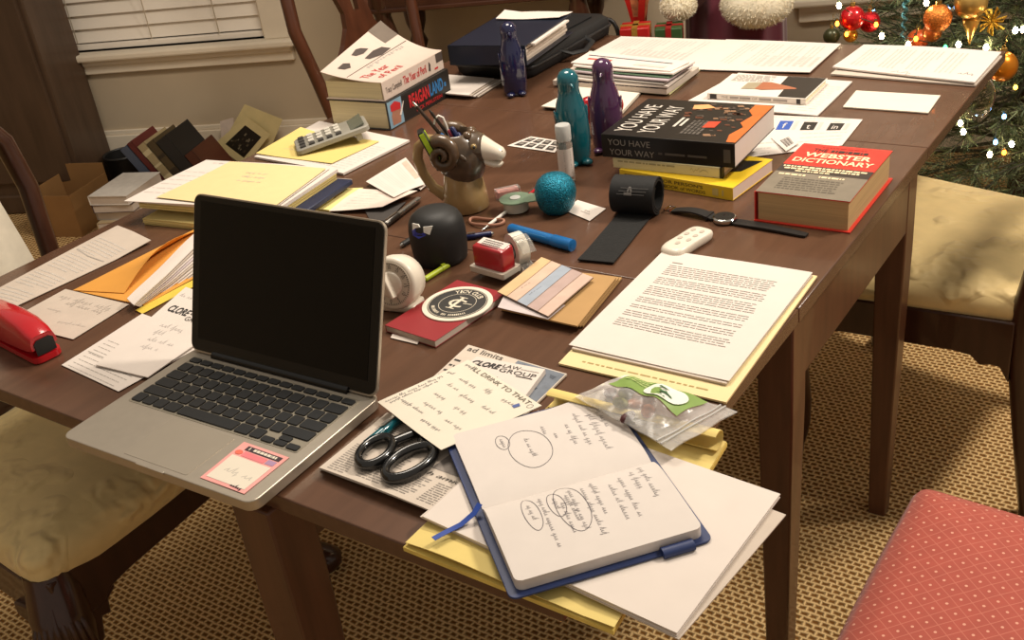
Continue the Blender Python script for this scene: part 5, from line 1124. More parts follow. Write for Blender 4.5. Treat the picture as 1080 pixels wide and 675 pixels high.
for k, (a, b, c_) in enumerate(((.026, 0, .128), (.022, .012, .127), (.022, -.012, .127), (.030, .006, .122))): m.ball((a, b, c_), .0085, 10)
m.build('forelock', HORN, hd, smooth=70)
m = MB(); m.tube([(-.032, 0, .116), (-.052, 0, .120), (-.068, 0, .108), (-.073, 0, .088), (-.068, 0, .062), (-.054, 0, .036), (-.034, 0, .022)], [.007, .0065, .006, .006, .006, .0065, .008], 10, flat=1.5); m.build('handle', GLZ, mug, smooth=70)
MC = Vector((p.x, p.y, 0)); VN = Vector((-sin(.6557), cos(.6557), 0))
def PV(px, py, off=0.0):
    """point seen at px, py in the upright plane through the mug that faces the room side of the table"""
    d = CAM_ROT @ Vector(((px - 540) / FPX, -(py - 337.5) / FPX, -1.0)); t = (MC + VN * off - CAM_LOC).dot(VN) / d.dot(VN); return CAM_LOC + d * t
IN = lambda dx=0, dy=0, z=.095: Vector((p.x + dx, p.y + dy, TZ + z))
b = IN(-.012, -.008, .092); a = PV(443, 138, -.016); b = PV(464, 176, -.014)
hl = thing('highlighter', 'black and lime flat highlighter leaning out of the ram mug', 'highlighter', b, (a - b).to_track_quat('Z', 'Y').to_euler(), 'pens in the ram mug')
Lh = (a - b).length
m = MB(); m.loft([[(x, y, z) for x, y in rrect(.026 - i, .013 - i, .003)] for z, i in ((0, 0), (Lh - .004, 0), (Lh, .004))]); ho = m.build('barrel', BLK, hl, smooth=40)
inv = hl.rotation_euler.to_matrix().inverted(); cd_ = inv @ (CAM_LOC - b); sgn = 1 if cd_.y > 0 else -1; sx_ = 1 if cd_.x > 0 else -1
m = MB(); m.box((.005, sgn * .0067, Lh * .52), (.012, .001, Lh * .9)); m.box((.0132, 0, Lh * .52), (.001, .008, Lh * .9)); m.build('lime_panel', mat('lime_panel', '#a9c62a', .4), hl)
pen('brush', 'long dark brush handle rising highest from the ram mug', IN(-.002, .0, .09), PV(435, 107), .003, (mat('dark_brush_wood', '#3a2a20', .4), mat('dark_brush_wood', '#3a2a20', .4), SIL), 'brush', 'pens in the ram mug', .1)
pen('pencil', 'thin dark pencil behind the white hook in the ram mug', IN(.004, .006, .09), PV(452, 115), .0026, (mat('dark_pencil', '#2c221c', .4), mat('dark_pencil', '#2c221c', .4), BLK), 'pencil', 'pens in the ram mug', .1)
ho = thing('plastic_hook', 'white hooked rod standing in the ram mug', 'hook', IN(.006, 0, .09), 0, 'pens in the ram mug'); o0 = ho.location
m = MB(); hp_ = [IN(.006, .002, .09), PV(475, 148), PV(471, 133), PV(467, 124), PV(462.5, 122), PV(459, 125), PV(458, 131)]; m.tube([q - o0 for q in hp_], .0019, 8); m.build('rod', mat('white_plastic', '#ddd8cf', .35), ho, smooth=60)
def stubby(name, label, tip, base, r, c1, c2):
    o = thing(name, label, 'pen', base, (tip - base).to_track_quat('Z', 'Y').to_euler(), 'pens in the ram mug'); L = (tip - base).length
    m = MB(); m.lathe([(r, 0), (r, L * .55)], 10); m.build('barrel', c2, o, smooth=50); m = MB(); m.lathe([(r * 1.15, L * .5), (r * 1.15, L * .93), (r * .7, L)], 10); m.build('cap', c1, o, smooth=50); m = MB(); m.box((r * 1.3, 0, L * .8), (r * .4, r * .7, L * .3)); m.build('clip', c1, o)
stubby('pen', 'bright blue capped pen in the ram mug', PV(464, 141), IN(.0, -.006, .09), .0045, BLUEP, PAPER)
stubby('pen', 'navy capped pen in the ram mug behind the forelock', PV(476, 134), IN(.012, .004, .09), .004, NAVP, NAVP)
stubby('pen', 'dark navy pen at the right of the ram mug opening', PV(482, 140), IN(.016, .0, .09), .0045, NAVP, BLK)
stubby('pen', 'pink topped pen between the hook and the navy pens', PV(472.5, 137), IN(.009, .004, .09), .003, mat('pink_plastic', '#b04a5a', .4), PAPER)
# black dome
q = G(466, 273, TZ); dm = thing('dome_speaker', 'rounded black dome with a small blue and white badge, in front of the ram mug', 'speaker', (q.x, q.y, TZ + .0005), .6557)
SOFT = mat('soft_black_rubber', '#1b1a19', .55, var=.05)
prof = [(.036, 0), (.0395, .003), (.041, .012), (.0425, .032), (.0425, .050), (.0405, .063), (.036, .072), (.028, .0785), (.018, .0815), (.006, .0825), (.0005, .0826)]
m = MB(); m.lathe(prof, 36); m.build('body', SOFT, dm, smooth=80)
def dome(u, v, l=.0006):
    a = radians(-90 - 58) + u * .040 / .0425 ; z = .072 - v * .017; r = .0362 + (.071 - z) * .29 + l
    return Vector((r * cos(a), r * sin(a), z))
m = MB()
for mi, poly in ((1, [(.0, .05), (.35, .0), (.45, .2), (.2, .35), (.05, .6)]), (1, [(.6, .15), (1.0, .1), (.85, .8), (.62, .6)]), (0, [(0, .6), (.2, .4), (.25, .7), (.5, .75), (.62, .6), (.7, .85), (.4, 1.15), (.1, 1.0)])):
    cx_ = sum(a for a, b in poly) / len(poly); cy_ = sum(b for a, b in poly) / len(poly)
    n = len(poly); m.add([dome(a, b, .0022) for a, b in poly] + [dome(a, b, -.001) for a, b in poly], [tuple(range(n))] + [(i, (i + 1) % n, n + (i + 1) % n, n + i) for i in range(n)], mi)
m.build('badge', [mat('badge_blue', '#2a3290', .35), mat('badge_white', '#d9d5cc', .4)], dm, smooth=0)
# kitchen timer
q = G(420, 328, TZ); WHP = mat('white_plastic_shell', '#ddd3c3', .3, var=.02)
tm = thing('kitchen_timer', 'white round kitchen timer peeking out behind the laptop screen', 'timer', (q.x - .002, q.y + .004, TZ + .0005), radians(-78))
R_ = .037; tl = radians(14); XT = Matrix.Translation((0, 0, .004 + R_)) @ Matrix.Rotation(radians(90) - tl, 4, 'Y')
m = MB(); m.X = XT; m.lathe([(.026, -.034), (.034, -.028), (R_, -.012), (R_, .004), (R_ - .002, .008), (R_ - .006, .009)], 40); m.build('body', WHP, tm, smooth=50)
m = MB(); m.box((-.006, 0, .006), (.034, .062, .012)); m.build('base', WHP, tm, bevel=.004)
m = MB(); m.X = XT; m.lathe([(.0305, .0085), (.0305, .0098)], 40); dl = m.build('dial', mat('dial_face', '#c9bfae', .4), tm, smooth=30)
m = MB(); m.X = XT
for k in range(60):
    a = 2 * pi * k / 60; l = .004 if k % 5 == 0 else .0022; c1, s1 = cos(a), sin(a); w_ = .0005
    m.add([((.0295 - t) * c1 - e * s1, (.0295 - t) * s1 + e * c1, .0101) for t, e in ((0, -w_), (0, w_), (l, w_), (l, -w_))], [(0, 1, 2, 3)])
for k in range(12):
    a = 2 * pi * k / 12; v_, f_g = glyphs(str(5 * k)); S_ = .0045; W_ = S_ * (.6 if k < 2 else 1.1)
    vv = []
    for gx, gy in v_:
        x_, y_ = (gx - .5) * W_, (gy - .5) * S_; vv.append((.0232 * cos(a) + x_ * sin(a) + y_ * cos(a), .0232 * sin(a) - x_ * cos(a) + y_ * sin(a), .0101))
    m.add(vv, f_g)
m.build('markings', INK, dl, smooth=0)
m = MB(); m.X = XT; m.lathe([(.018, .0098), (.017, .012), (.016, .0125)], 28); 
kn = m.build('knob', WHP, tm, smooth=40)
m = MB(); m.X = XT @ Matrix.Rotation(radians(25), 4, 'Z'); m.loft([[(x, -.005, .012), (x, .005, .012), (x, .002, .021), (x, -.002, .021)] for x in (-.017, .019)]); m.build('grip', WHP, kn, bevel=.001)
# tape dispenser lying flat, eraser, thin red pen, rubber band, second tape, marker
GRC = mat('green_clear_plastic', '#9cb39a', .15, trans=.55, var=.02, ior=1.35); TAPE = mat('tape_roll', '#cfcaba', .4, trans=.2, var=.03)
q = G(545, 222, TZ); td = thing('tape_dispenser', 'clear green tape dispenser lying flat beside the teal glitter ball', 'tape', (q.x, q.y, TZ + .0005), radians(20))
m = MB(); m.lathe([(.009, .002), (.0205, .002), (.0205, .019), (.009, .019), (.009, .002)], 32, caps=False); m.build('roll', TAPE, td, smooth=40)
m = MB(); m.lathe([(.0, .0195), (.026, .0195), (.026, .0215), (.0, .0215)], 32); m.prism([(.018, -.018), (.052, -.007), (.056, .004), (.02, .022)], .0195, .0214); m.box((.053, -.001, .011), (.002, .014, .02)); m.build('shell', GRC, td, smooth=40)
m = MB(); m.lathe([(.0, .0216), (.0085, .0216), (.0085, .023), (0, .023)], 20); m.build('hub', FROST, td, smooth=40)
q = G(536, 208, TZ); er = thing('eraser', 'clear boxed eraser behind the green tape dispenser', 'eraser', (q.x, q.y, TZ + .0005), radians(48))
m = MB(); m.prism(rrect(.042, .018, .002), 0, .016); m.build('block', CLEARP, er, bevel=.001)
m = MB(); m.prism(rrect(.036, .013, .002), .002, .013); m.build('core', PINK, er)
pen('pen', 'thin red and white pen running under the green tape dispenser', G(572, 194, TZ + .008), G(508, 243, TZ + .003), .0028, (mat('white_plastic', '#ddd8cf', .35), mat('red_plastic', '#b3202a', .35), SIL), capf=.32)
q = G(513, 236, TZ); rbd = thing('rubber_band', 'tan and red elastic loop on the table right of the black dome', 'band', (q.x, q.y, TZ + .003), radians(10))
m = MB(); m.tube([(.030 * cos(a) , .013 * sin(a) + .003 * cos(2 * a), .001 + .001 * sin(3 * a)) for a in [2 * pi * k / 28 for k in range(28)]], .0019, 8, closed=True, flat=1.6); m.build('loop', mat('tan_rubber', '#b4836c', .6), rbd, smooth=60)
q = G(508, 247, TZ); pen('pen', 'dark blue pen half hidden behind the black dome', G(492, 250, TZ + .005), G(521, 246, TZ + .005), .0042, (NAVP, NAVP, SIL))
q = G(537, 285, TZ); t2 = thing('tape_roll', 'white tape roll in a clear dispenser standing behind the red stamp', 'tape', (q.x + .006, q.y + .018, TZ + .0005), radians(150))
m = MB(); m.X = Matrix.Translation((0, 0, .0265)) @ Matrix.Rotation(radians(90), 4, 'X'); m.lathe([(.013, -.009), (.0245, -.009), (.0245, .009), (.013, .009), (.013, -.009)], 36, caps=False); m.build('roll', mat('white_tape', '#dcd6c8', .4), t2, smooth=40)
m = MB(); m.X = Matrix.Translation((0, 0, .0265)) @ Matrix.Rotation(radians(90), 4, 'X'); m.lathe([(.0128, -.0095), (.0105, -.0095), (.0105, .0095), (.0128, .0095), (.0128, -.0095)], 30, caps=False); m.build('core', mat('dark_green_core', '#3d4a42', .5), t2, smooth=40)
m = MB(); m.slab(lambda u, v: Vector((-.012 - .03 * u, -.0105 + .021 * v, .0525 + .004 * sin(pi * u) - .016 * u)), 8, 2, .0012); m.box((-.024, 0, .006), (.05, .021, .010)); m.build('dispenser', CLEARP, t2)
BMK = mat('marker_blue', '#1a66a6', .3, var=.04); a, b = G(538, 241, TZ + .009), G(604, 259, TZ + .009)
mk = thing('marker', 'thick blue marker lying behind the red stamp', 'marker', a, (b - a).to_track_quat('X', 'Z').to_euler()); L = (b - a).length
m = MB(); m.tube([(0, 0, 0), (.003, 0, 0), (L * .7, 0, 0)], [.007, .0085, .0085], 16); m.build('barrel', BMK, mk, smooth=40)
m = MB(); m.tube([(L * .7, 0, 0), (L * .71, 0, 0), (L * .995, 0, 0), (L, 0, 0)], [.0085, .0094, .0094, .0075], 16); m.tube([(L, 0, 0), (L + .0005, 0, 0)], .005, 12); m.build('cap', BMK, mk, smooth=40)
m = MB(); m.lines(lambda u, v: Vector((L * (.15 + .5 * u), -.0075 + .006 * v, .0045 + .0042 * v)), .0, 1, .2, .9, 3, 0, .12, 3); m.build('imprint', mat('marker_print', '#4f95cc', .5), mk, smooth=0)
# glitter ball
GB = mat('teal_glitter_fill', '#0f6f86', .3, metal=.5, var=.75, scale=420, bump=1.0)
q = G(588, 223, TZ); gb = thing('glitter_ball', 'teal glitter ball with a flat base right of the tape dispenser', 'ornament', (q.x, q.y, TZ + .0005), 0)
m = MB(); m.lathe([(.018, 0), (.022, .002), (.029, .012), (.0325, .026), (.0335, .034), (.032, .044), (.027, .054), (.019, .061), (.009, .0648), (.0005, .0655)], 32); m.build('ball', GB, gb, smooth=80)
rr = random.Random(9); m = MB()
for k in range(420):
    u = rr.uniform(-.75, 1); a = rr.uniform(0, 2 * pi); e = Vector((cos(a) * (1 - u * u) ** .5, sin(a) * (1 - u * u) ** .5, u)); c_ = Vector((0, 0, .0325)) + e * .0333; t1 = e.orthogonal().normalized(); t2_ = e.cross(t1); s1 = rr.uniform(.0004, .0011); n_ = (e + Vector((rr.uniform(-.4, .4), rr.uniform(-.4, .4), rr.uniform(-.4, .4)))).normalized(); t1 = n_.orthogonal().normalized() * s1; t2_ = n_.cross(t1).normalized() * s1
    m.add([c_ + t1, c_ + t2_, c_ - t1, c_ - t2_], [(0, 1, 2, 3)], k % 2)
m.build('glitter', [mat('glitter_flake', '#7fd0d8', .15, metal=.9), mat('glitter_flake_dark', '#06303c', .2, metal=.7)], gb, smooth=0)
s = Sheet([(609, 211), (639, 220), (622, 233), (596, 222)], TZ + .001, .0006, wob=.0002); s.mb.script(s.fn, (.52, .5), (1, 0), .25, .14, 1, 8, .012, 1.2); s.mb.lines(s.fn, .45, .8, .66, .66, 1, 1, .05, 3)
s.done('business_card', 'white business card half under the teal glitter ball', 'card', [PAPER, GREYINK])
# red self-inking stamp
bl, br_, fr_, fl_ = G(513, 279, TZ + .012), G(548, 284, TZ + .012), G(532, 293, TZ + .012), G(500.5, 284, TZ + .012)
sa = atan2((fr_ - fl_).y, (fr_ - fl_).x); w = (fr_ - fl_).length; d = .027
cpos = (fl_ + fr_) / 2 + Vector((-sin(sa), cos(sa), 0)) * d / 2
sp_ = thing('ink_stamp', 'red self-inking stamp with a white label, behind the round coaster', 'stamp', (cpos.x, cpos.y, TZ + .0105), sa)
m = MB(); m.prism(rrect(w + .008, d + .012, .003), 0, .009); m.build('base', mat('pale_grey_plastic', '#bdb2a4', .4), sp_, bevel=.0015)
m = MB(); m.loft([[(x, y, z + (y / d) * dz) for x, y in rrect(w - i, d - i, .004)] for z, i, dz in ((.009, 0, 0), (.036, 0, .0), (.0395, .0015, .002), (.041, .005, .003))]); m.build('housing', mat('stamp_red', '#98121a', .3, coat=.3), sp_, smooth=40)
F = lambda u, v: Vector((-w * .44 + w * .88 * u, d * .40 - d * .80 * v, .0412 + (.5 - v) * .0035)); m = MB(); m.slab(F, 2, 2, .0006)
m.lines(F, .15, .85, .2, .8, 4, 1, .09, 3); m.build('label', [PAPER, INK], sp_)
# red notebook and coaster
RNB = mat('red_notebook_cover', '#8f2126', .45, var=.03)
c, w, d, r = rfit([(482, 294), (531, 310), (460, 361), (408, 343.5)], TZ + .0100)
o = book('red_notebook', 'slim red notebook under the round coaster', (c.x, c.y, TZ + .0005), w, d, .0100, RNB, PAPERG, r, spine='-x', cov=.0009, over=.0008)
s = Sheet([(414, 352), (442, 359), (440, 363), (412, 356)], TZ + .001, .0008, wob=.0001); s.done('paper_slip', 'white slip poking out under the near end of the red notebook', 'paper', [PAPER])
q = G(482.5, 320, TZ + .012); co = thing('coaster', 'round cream coaster with a dark club emblem on the red notebook', 'coaster', (q.x, q.y, TZ + .0108), radians(-2))
CR = .0485; CRX = lambda u, v: Vector((u, v, .0017))
m = MB(); m.lathe([(CR, 0), (CR, .0015)], 56); m.build('disc', PAPER2, co, smooth=30)
m = MB(); KD_ = mat('coaster_black', '#2c2a28', .6)
def ring(r0, r1, mi, z):
    for k in range(64):
        a, b = 2 * pi * k / 64, 2 * pi * (k + 1) / 64; m.add([(r0 * cos(a), r0 * sin(a), z), (r1 * cos(a), r1 * sin(a), z), (r1 * cos(b), r1 * sin(b), z), (r0 * cos(b), r0 * sin(b), z)], [(0, 1, 2, 3)], mi)
ring(0.0, .0415, 0, .0017); ring(.0395, .0402, 1, .0019); ring(.0255, .0262, 1, .0019)
def arc(txt, rad, a0, a1, h, flip):
    for i, ch in enumerate(txt):
        if ch == ' ': continue
        a = a0 + (a1 - a0) * i / (len(txt) - 1); v_, f_g = glyphs(ch, .02); vv = []
        ww = h * (.3 if ch in 'Il' else .8)
        for gx, gy in v_:
            x_, y_ = (gx - .5) * ww, (gy - .5) * h
            if flip: vv.append(((rad - y_) * cos(a) - x_ * sin(a), (rad - y_) * sin(a) + x_ * cos(a), .0020))
            else: vv.append(((rad + y_) * cos(a) + x_ * sin(a), (rad + y_) * sin(a) - x_ * cos(a), .0020))
        m.add(vv, f_g, 1)
arc('YION CLUB', .0325, radians(128), radians(52), .008, False); 
rr = random.Random(2)
for i in range(24):
    if i in (9, 10, 14): continue
    a0 = radians(216 + 108 * i / 23); a1 = a0 + radians(rr.uniform(1.6, 3.4)); m.add([(r_ * cos(a_), r_ * sin(a_), .0020) for r_, a_ in ((.031, a0), (.0355, a0), (.0355, a1), (.031, a1))], [(3, 2, 1, 0)], 1)

v_, f_g = glyphs('C', .01); m.add([(-.013 + .024 * a, -.010 + .02 * b, .0020) for a, b in v_], f_g, 1)
v_, f_g = glyphs('I', .01); m.add([(-.0035 + .005 * a, -.015 + .030 * b, .0021) for a, b in v_], f_g, 1); m.add([(-.008, .015, .0021), (.006, .015, .0021), (.006, .0165, .0021), (-.008, .0165, .0021)], [(0, 1, 2, 3)], 1); m.add([(-.008, -.0165, .0021), (.006, -.0165, .0021), (.006, -.015, .0021), (-.008, -.015, .0021)], [(0, 1, 2, 3)], 1)
m.add([(.008, .001, .0021), (.022, .003, .0021), (.022, .0045, .0021), (.008, .0025, .0021)], [(0, 1, 2, 3)], 1)
m.build('emblem', [KD_, mat('coaster_cream_print', '#d8cdb8', .6)], co, smooth=0)
# kraft card stack with striped paint strips
KR = mat('kraft_card', '#b08a58', .75, var=.05, scale=25)
klab = ['lowest kraft card of the pile under the striped paint strips', 'second kraft card from the bottom under the striped paint strips', 'top kraft card under the striped paint strips']
for i in range(3):
    dx = (3, 0, -3)[i]; s = Sheet([(576, 284), (653 + dx, 293), (612 + dx, 344), (528, 326)], TZ + .001 + .004 * i, .0022, wob=.0006, seed=i + 3); s.done('kraft_card', klab[i], 'card', [KR], 'kraft cards')
s = Sheet([(536, 304), (596, 322), (578, 337), (525, 324)], TZ + .0135, .0006, wob=.0003); s.done('lilac_envelope', 'pale lilac envelope showing at the near left of the kraft cards', 'envelope', [mat('lilac_envelope_paper', '#c9bcbb', .75)])
s = Sheet([(571, 271.5), (626, 293), (578.5, 334), (524.5, 308)], TZ + .0165, .0012, wob=.0004, seed=5)
for i, mi in enumerate((1, 2, 3, 4, 5)): s.mb.rect(s.fn, i / 5 + .004, .0, (i + 1) / 5 - .008, 1, mi)
s.mb.script(s.fn, (.25, .75), (.1, -1), .2, .02, 6, 4, .004, .8); s.mb.script(s.fn, (.45, .8), (.1, -1), .25, .025, 6, 7, .004, .8)
s.done('paint_strip_card', 'card of five beige, blue and mauve stripes on top of the kraft cards', 'card', [mat('strip_gap', '#7a6350', .7), mat('strip_beige', '#cfae82', .7), mat('strip_pink', '#cdb09c', .7), mat('strip_blue', '#9aa3b0', .7), mat('strip_mauve', '#b29a93', .7), mat('strip_rose', '#c9ac9c', .7), PENINK])
# remote, watch, rolled band
a, b = G(708, 264.5, TZ + .01), G(741, 244, TZ + .01); ra_ = atan2(b.y - a.y, b.x - a.x); c_ = (a + b) / 2
rm = thing('remote_control', 'small white waisted remote control behind the manuscript', 'remote', (c_.x, c_.y, TZ + .0005), ra_)
out = []; L, W_ = .092, .046
for k in range(48):
    t = 2 * pi * k / 48; ex = abs(cos(t)) ** .55 * (1 if cos(t) > 0 else -1); ey = abs(sin(t)) ** .6 * (1 if sin(t) > 0 else -1); wy = W_ / 2 * (1 - .2 * (1 - (ex) ** 2)); out.append((ex * L / 2, ey * wy))
m = MB(); m.loft([[(x * q_, y * q_, z) for x, y in out] for z, q_ in ((0, .86), (.003, .96), (.008, 1), (.012, .97), (.0145, .88), (.0152, .7))]); rbod = m.build('body', WHP, rm, smooth=60)
for i in range(4):
    for j in ((-1, 1) if i < 3 else (0,)):
        m = MB(); m.prism([(.0048 * cos(t * pi / 6), .0034 * sin(t * pi / 6)) for t in range(12)], .0148, .0160); m.build('button', mat('pale_button', '#b9afa2', .5), rm, loc=(.026 - .016 * i, .0075 * j, 0))
RBK = mat('black_webbing', '#111010', .75, var=.15, scale=150, bump=.2); HK = mat('black_hook_pile', '#171615', .9, var=.25, scale=200, bump=.6)
q1, q2 = G(644, 224, TZ), G(702, 221, TZ)
ax = Vector((.74, .67, 0)).normalized(); tdir = G(642, 278, TZ) - G(676, 236, TZ); tdir.z = 0; tdir.normalize(); ax = Vector((-tdir.y, tdir.x, 0)); ax = ax if ax.x > 0 else -ax
c_ = G(673, 224, TZ) ; bd_ = thing('rolled_strap', 'wide black strap loosely rolled, its tail lying towards the paint strips', 'strap', (c_.x, c_.y, TZ + .0005), atan2(ax.y, ax.x))
m = MB(); pth = []; Wd = .070
for k in range(64):
    t = k / 63; a = -pi / 2 - t * 2.4 * 2 * pi; rr_ = .0295 - .0095 * t; pth.append((rr_ * cos(a), .031 + rr_ * sin(a)))
def strap(path, wd, th, mats_, nm):
    mm = MB(); rings = []
    for i, (y, z) in enumerate(path):
        a = path[max(0, i - 1)]; b = path[min(len(path) - 1, i + 1)]; dy, dz = b[0] - a[0], b[1] - a[1]; l = hypot(dy, dz) or 1; ny, nz = -dz / l * th / 2, dy / l * th / 2
        rings.append([(-wd / 2, y + ny, z + nz), (wd / 2, y + ny, z + nz), (wd / 2, y - ny, z - nz), (-wd / 2, y - ny, z - nz)])
    mm.loft(rings); return mm.build(nm, mats_, bd_, smooth=40)
strap([(y, z) for y, z in pth], Wd, .0026, RBK, 'roll')
Lt = (G(644, 279, TZ) - c_).length
strap([(0, .0014), (-.02, .0016), (-.05, .002), (-Lt * .8, .0015), (-Lt, .003)], Wd * .78, .0022, HK, 'tail')
m = MB(); v_, f_g = glyphs('P', .03); m.add([(-.008 + .010 * (b - .5), -.0265 * 1.0 * cos(radians(38) + .0) - .0002, .0255 + .02 * (0) + .006 + .012 * (a - .5)) for a, b in v_], f_g)
aa = radians(205)
m = MB()
for k in range(3): m.tube([(-.022 + .003 * k + .044 * t, (.0312) * cos(radians(160 - 9 * k)), .031 + .0312 * sin(radians(160 - 9 * k))) for t in (0, .5, 1)], .0005, 5)
m.build('stitching', mat('grey_stitch', '#5a5856', .7), bd_)
m = MB(); m.add([(-.004 + .012 * (b - .5), .0312 * cos(radians(150 - 26 * (a - .5))), .031 + .0312 * sin(radians(150 - 26 * (a - .5)))) for a, b in v_], f_g); m.build('logo', mat('grey_logo', '#77736f', .6), bd_, smooth=0)
LEA = mat('black_leather_strap', '#1b1816', .5, bump=.2, var=.1, scale=90); CHR = mat('chrome', '#c9c6c0', .12, metal=1.0)
a, b = G(707, 223, TZ), G(851, 250, TZ); wa = atan2(b.y - a.y, b.x - a.x); Lw = (b - a).length; f0 = (G(764, 234, TZ) - a).length
wt = thing('wristwatch', 'black strapped steel wristwatch lying flat in front of the yellow paperback', 'watch', (a.x, a.y, TZ + .0005), wa)
def wstrap(x0, x1, w0, w1, nm, rise=.002):
    m = MB(); m.slab(lambda u, v: Vector((x0 + (x1 - x0) * u, (v - .5) * (w0 + (w1 - w0) * u) * (1 if .03 < u < .97 else .8), .0035 + rise * sin(pi * u))), 14, 2, .0028); return m.build(nm, LEA, wt, smooth=50)
wstrap(.005, f0 - .014, .016, .019, 'short_strap', .006); wstrap(f0 + .014, Lw, .019, .013, 'long_strap', .0015)
m = MB(); m.lathe([(.0165, .001), (.018, .003), (.018, .007), (.0165, .0085), (.0155, .0088)], 36, c=(f0, 0)); m.build('case', CHR, wt, smooth=40)
m = MB(); m.lathe([(.0152, .0084), (.0152, .0090)], 36, c=(f0, 0)); m.build('dial', mat('watch_dial_dark', '#33302c', .15, coat=.6), wt, smooth=40)
m = MB(); m.box((f0 + .003, .002, .0093), (.012, .0009, .0004), rz=.6); m.box((f0 - .002, .003, .0093), (.0008, .009, .0004)); m.build('hands', CHR, wt)
m = MB(); m.tube([(.004, -.009, .004), (.004, .009, .004), (-.006, .009, .004), (-.006, -.009, .004)], .0014, 6, closed=True); m.build('buckle', CHR, wt)
m = MB(); m.slab(lambda u, v: Vector((f0 - .03 + .006 * u, (v - .5) * .022, .0075)), 2, 4, .006); m.build('keeper', LEA, wt)

# ------------------------------------------------------------------ manuscript and ivory folder
s = Sheet([(700, 266), (862, 291), (766, 424.5), (589, 383)], TZ + .001, .0025, wob=.0002, seed=1); s.mb.lines(s.fn, .12, .88, .955, .955, 1, 1, .008, 4)
s.done('ivory_folder', 'ivory folder under the manuscript at the right edge of the table', 'folder', [IVORY, mat('folder_print', '#a8905a', .7)])
s = Sheet([(701, 265.5), (857, 290), (766, 405), (603, 367.5)], TZ + .004, .0028, wob=.0003, seed=2); s.done('manuscript_sheets', 'lower sheets of the typed manuscript on the ivory folder', 'paper', [PAPERG])
s = Sheet([(700.5, 263.5), (857, 287.5), (769, 402.5), (600, 364)], TZ + .0072, .0008, lambda u, v: .003 * max(0, .2 - (1 - u)) * v, wob=.0005, seed=3, nu=10, nv=12)
s.mb.lines(s.fn, .13, .25, .118, .118, 1, 1, .009, 2)
v = .15; k = 0
for n_ in (6, 4, 5, 3, 2, 3, 4):
    s.mb.lines(s.fn, .13, .86, v, v + .019 * (n_ - 1), n_, 1, .0055, 60 + k, 0, gap=.007); k += 1; v += .019 * n_ + .02
s.done('manuscript_page', 'typed top page of the manuscript beside the remote control', 'paper', [PAPER, mat('typed_print', '#8a827b', .8)])

# ------------------------------------------------------------------ near edge: newspaper, notes, scissors
NEWS = mat('newsprint', '#cdc0b2', .85, var=.05, scale=20); NPR = mat('news_print', '#938a82', .8); NHD = mat('news_headline', '#3f3a36', .8)
NQ = [(409, 436), (556, 489), (470, 546), (337, 494)]
nlab = ['lowest folded newspaper section under the scissors', 'middle folded newspaper section under the scissors', 'top newspaper section with columns of print under the scissors']
for i in range(3):
    s = Sheet([(x + (i - 1) * .7, y) for x, y in NQ], TZ + .001 + .0032 * i, .0018, lambda u, v: .0018 * sin(pi * u) * v, wob=.0009, seed=10 + i, nu=10)
    if i == 2:
        s.mb.rect(s.fn, .60, .02, .99, .50, 3)
        for (u0, u1, v0, v1, n_) in ((.04, .2, .55, .96, 14), (.26, .46, .35, .93, 18), (.50, .70, .66, .93, 10), (.74, .97, .66, .93, 10), (.04, .4, .08, .28, 8)): s.mb.lines(s.fn, u0, u1, v0, v1, n_, 1, .012, 70 + n_, gap=.008)
        s.mb.word('rush amid d', s.fn, (.50, .60), (.44, 0), (0, -.05), 2, .0008, .0, .25)
    s.done('newspaper', nlab[i], 'newspaper', [NEWS, NPR, NHD, mat('news_photo_grey', '#7d756f', .8, var=.4, scale=50)], 'newspaper sections')
s = Sheet([(494, 364), (598, 394.5), (545, 446), (436, 416)], TZ + .001, .0024, wob=.0004, seed=4)
s.mb.word('ad limits', s.fn, (.04, .10), (.36, .0), (0, -.08), 1, .0006, .0); s.mb.rect(s.fn, .53, .02, .99, .98, 2); s.mb.lines(s.fn, .02, .12, .3, .9, 7, 1, .03, 6)
rr = random.Random(12)
for k in range(22):
    a, b = rr.uniform(.56, .92), rr.uniform(.05, .85); q_ = rr.uniform(.02, .06); s.mb.patch(s.fn, [(a, b), (a + q_ * .3, b + q_), (a + q_, b + q_ * 1.3), (a + q_ * 1.2, b + .01)], 3 + k % 2, .0005)
s.done('newspaper', 'newspaper section headed ad limits with a bluish photo, under the letterhead pad', 'newspaper', [NEWS, NHD, mat('bluish_photo', '#6f7681', .6, var=.2, scale=60), mat('photo_pale', '#9aa0a8', .6), mat('photo_deep', '#4b515c', .6)], 'newspaper sections')
o_ = Sheet([(503, 376), (575, 389.5), (540, 437), (452, 414)], TZ + .004, .0065, wob=.0002, seed=5)
o_.mb.word('CLORE', o_.fn, (.04, .20), (.40, 0), (0, -.105), 1, .0006, .035, .15); o_.mb.word('LAW', o_.fn, (.46, .135), (.24, 0), (0, -.075), 1, .0006); o_.mb.word('GROUP', o_.fn, (.46, .24), (.50, 0), (0, -.085), 1, .0006); o_.mb.rect(o_.fn, .72, .26, .94, .275, 1, .0006); o_.mb.rect(o_.fn, .71, .105, .96, .112, 1, .0006)
for i in range(3): o_.mb.script(o_.fn, (.2 + .15 * i, .36 + .09 * i), (1, .05), .3, .07, 2, 80 + i, .006)
o_.done('letterhead_pad', 'white law-group letterhead notepad between the ad limits section and the handwritten note', 'pad', [PAPER, INK, PENINK])
s = Sheet([(494, 380.5), (571.5, 429), (466, 478.5), (399, 428)], TZ + .0200, .0006, lambda u, v: .001 + .003 * v, wob=.0008, seed=6)
s.mb.word("I'LL DRINK TO THAT", s.fn, (.14, .085), (.78, 0), (0, -.055), 1, .0006)
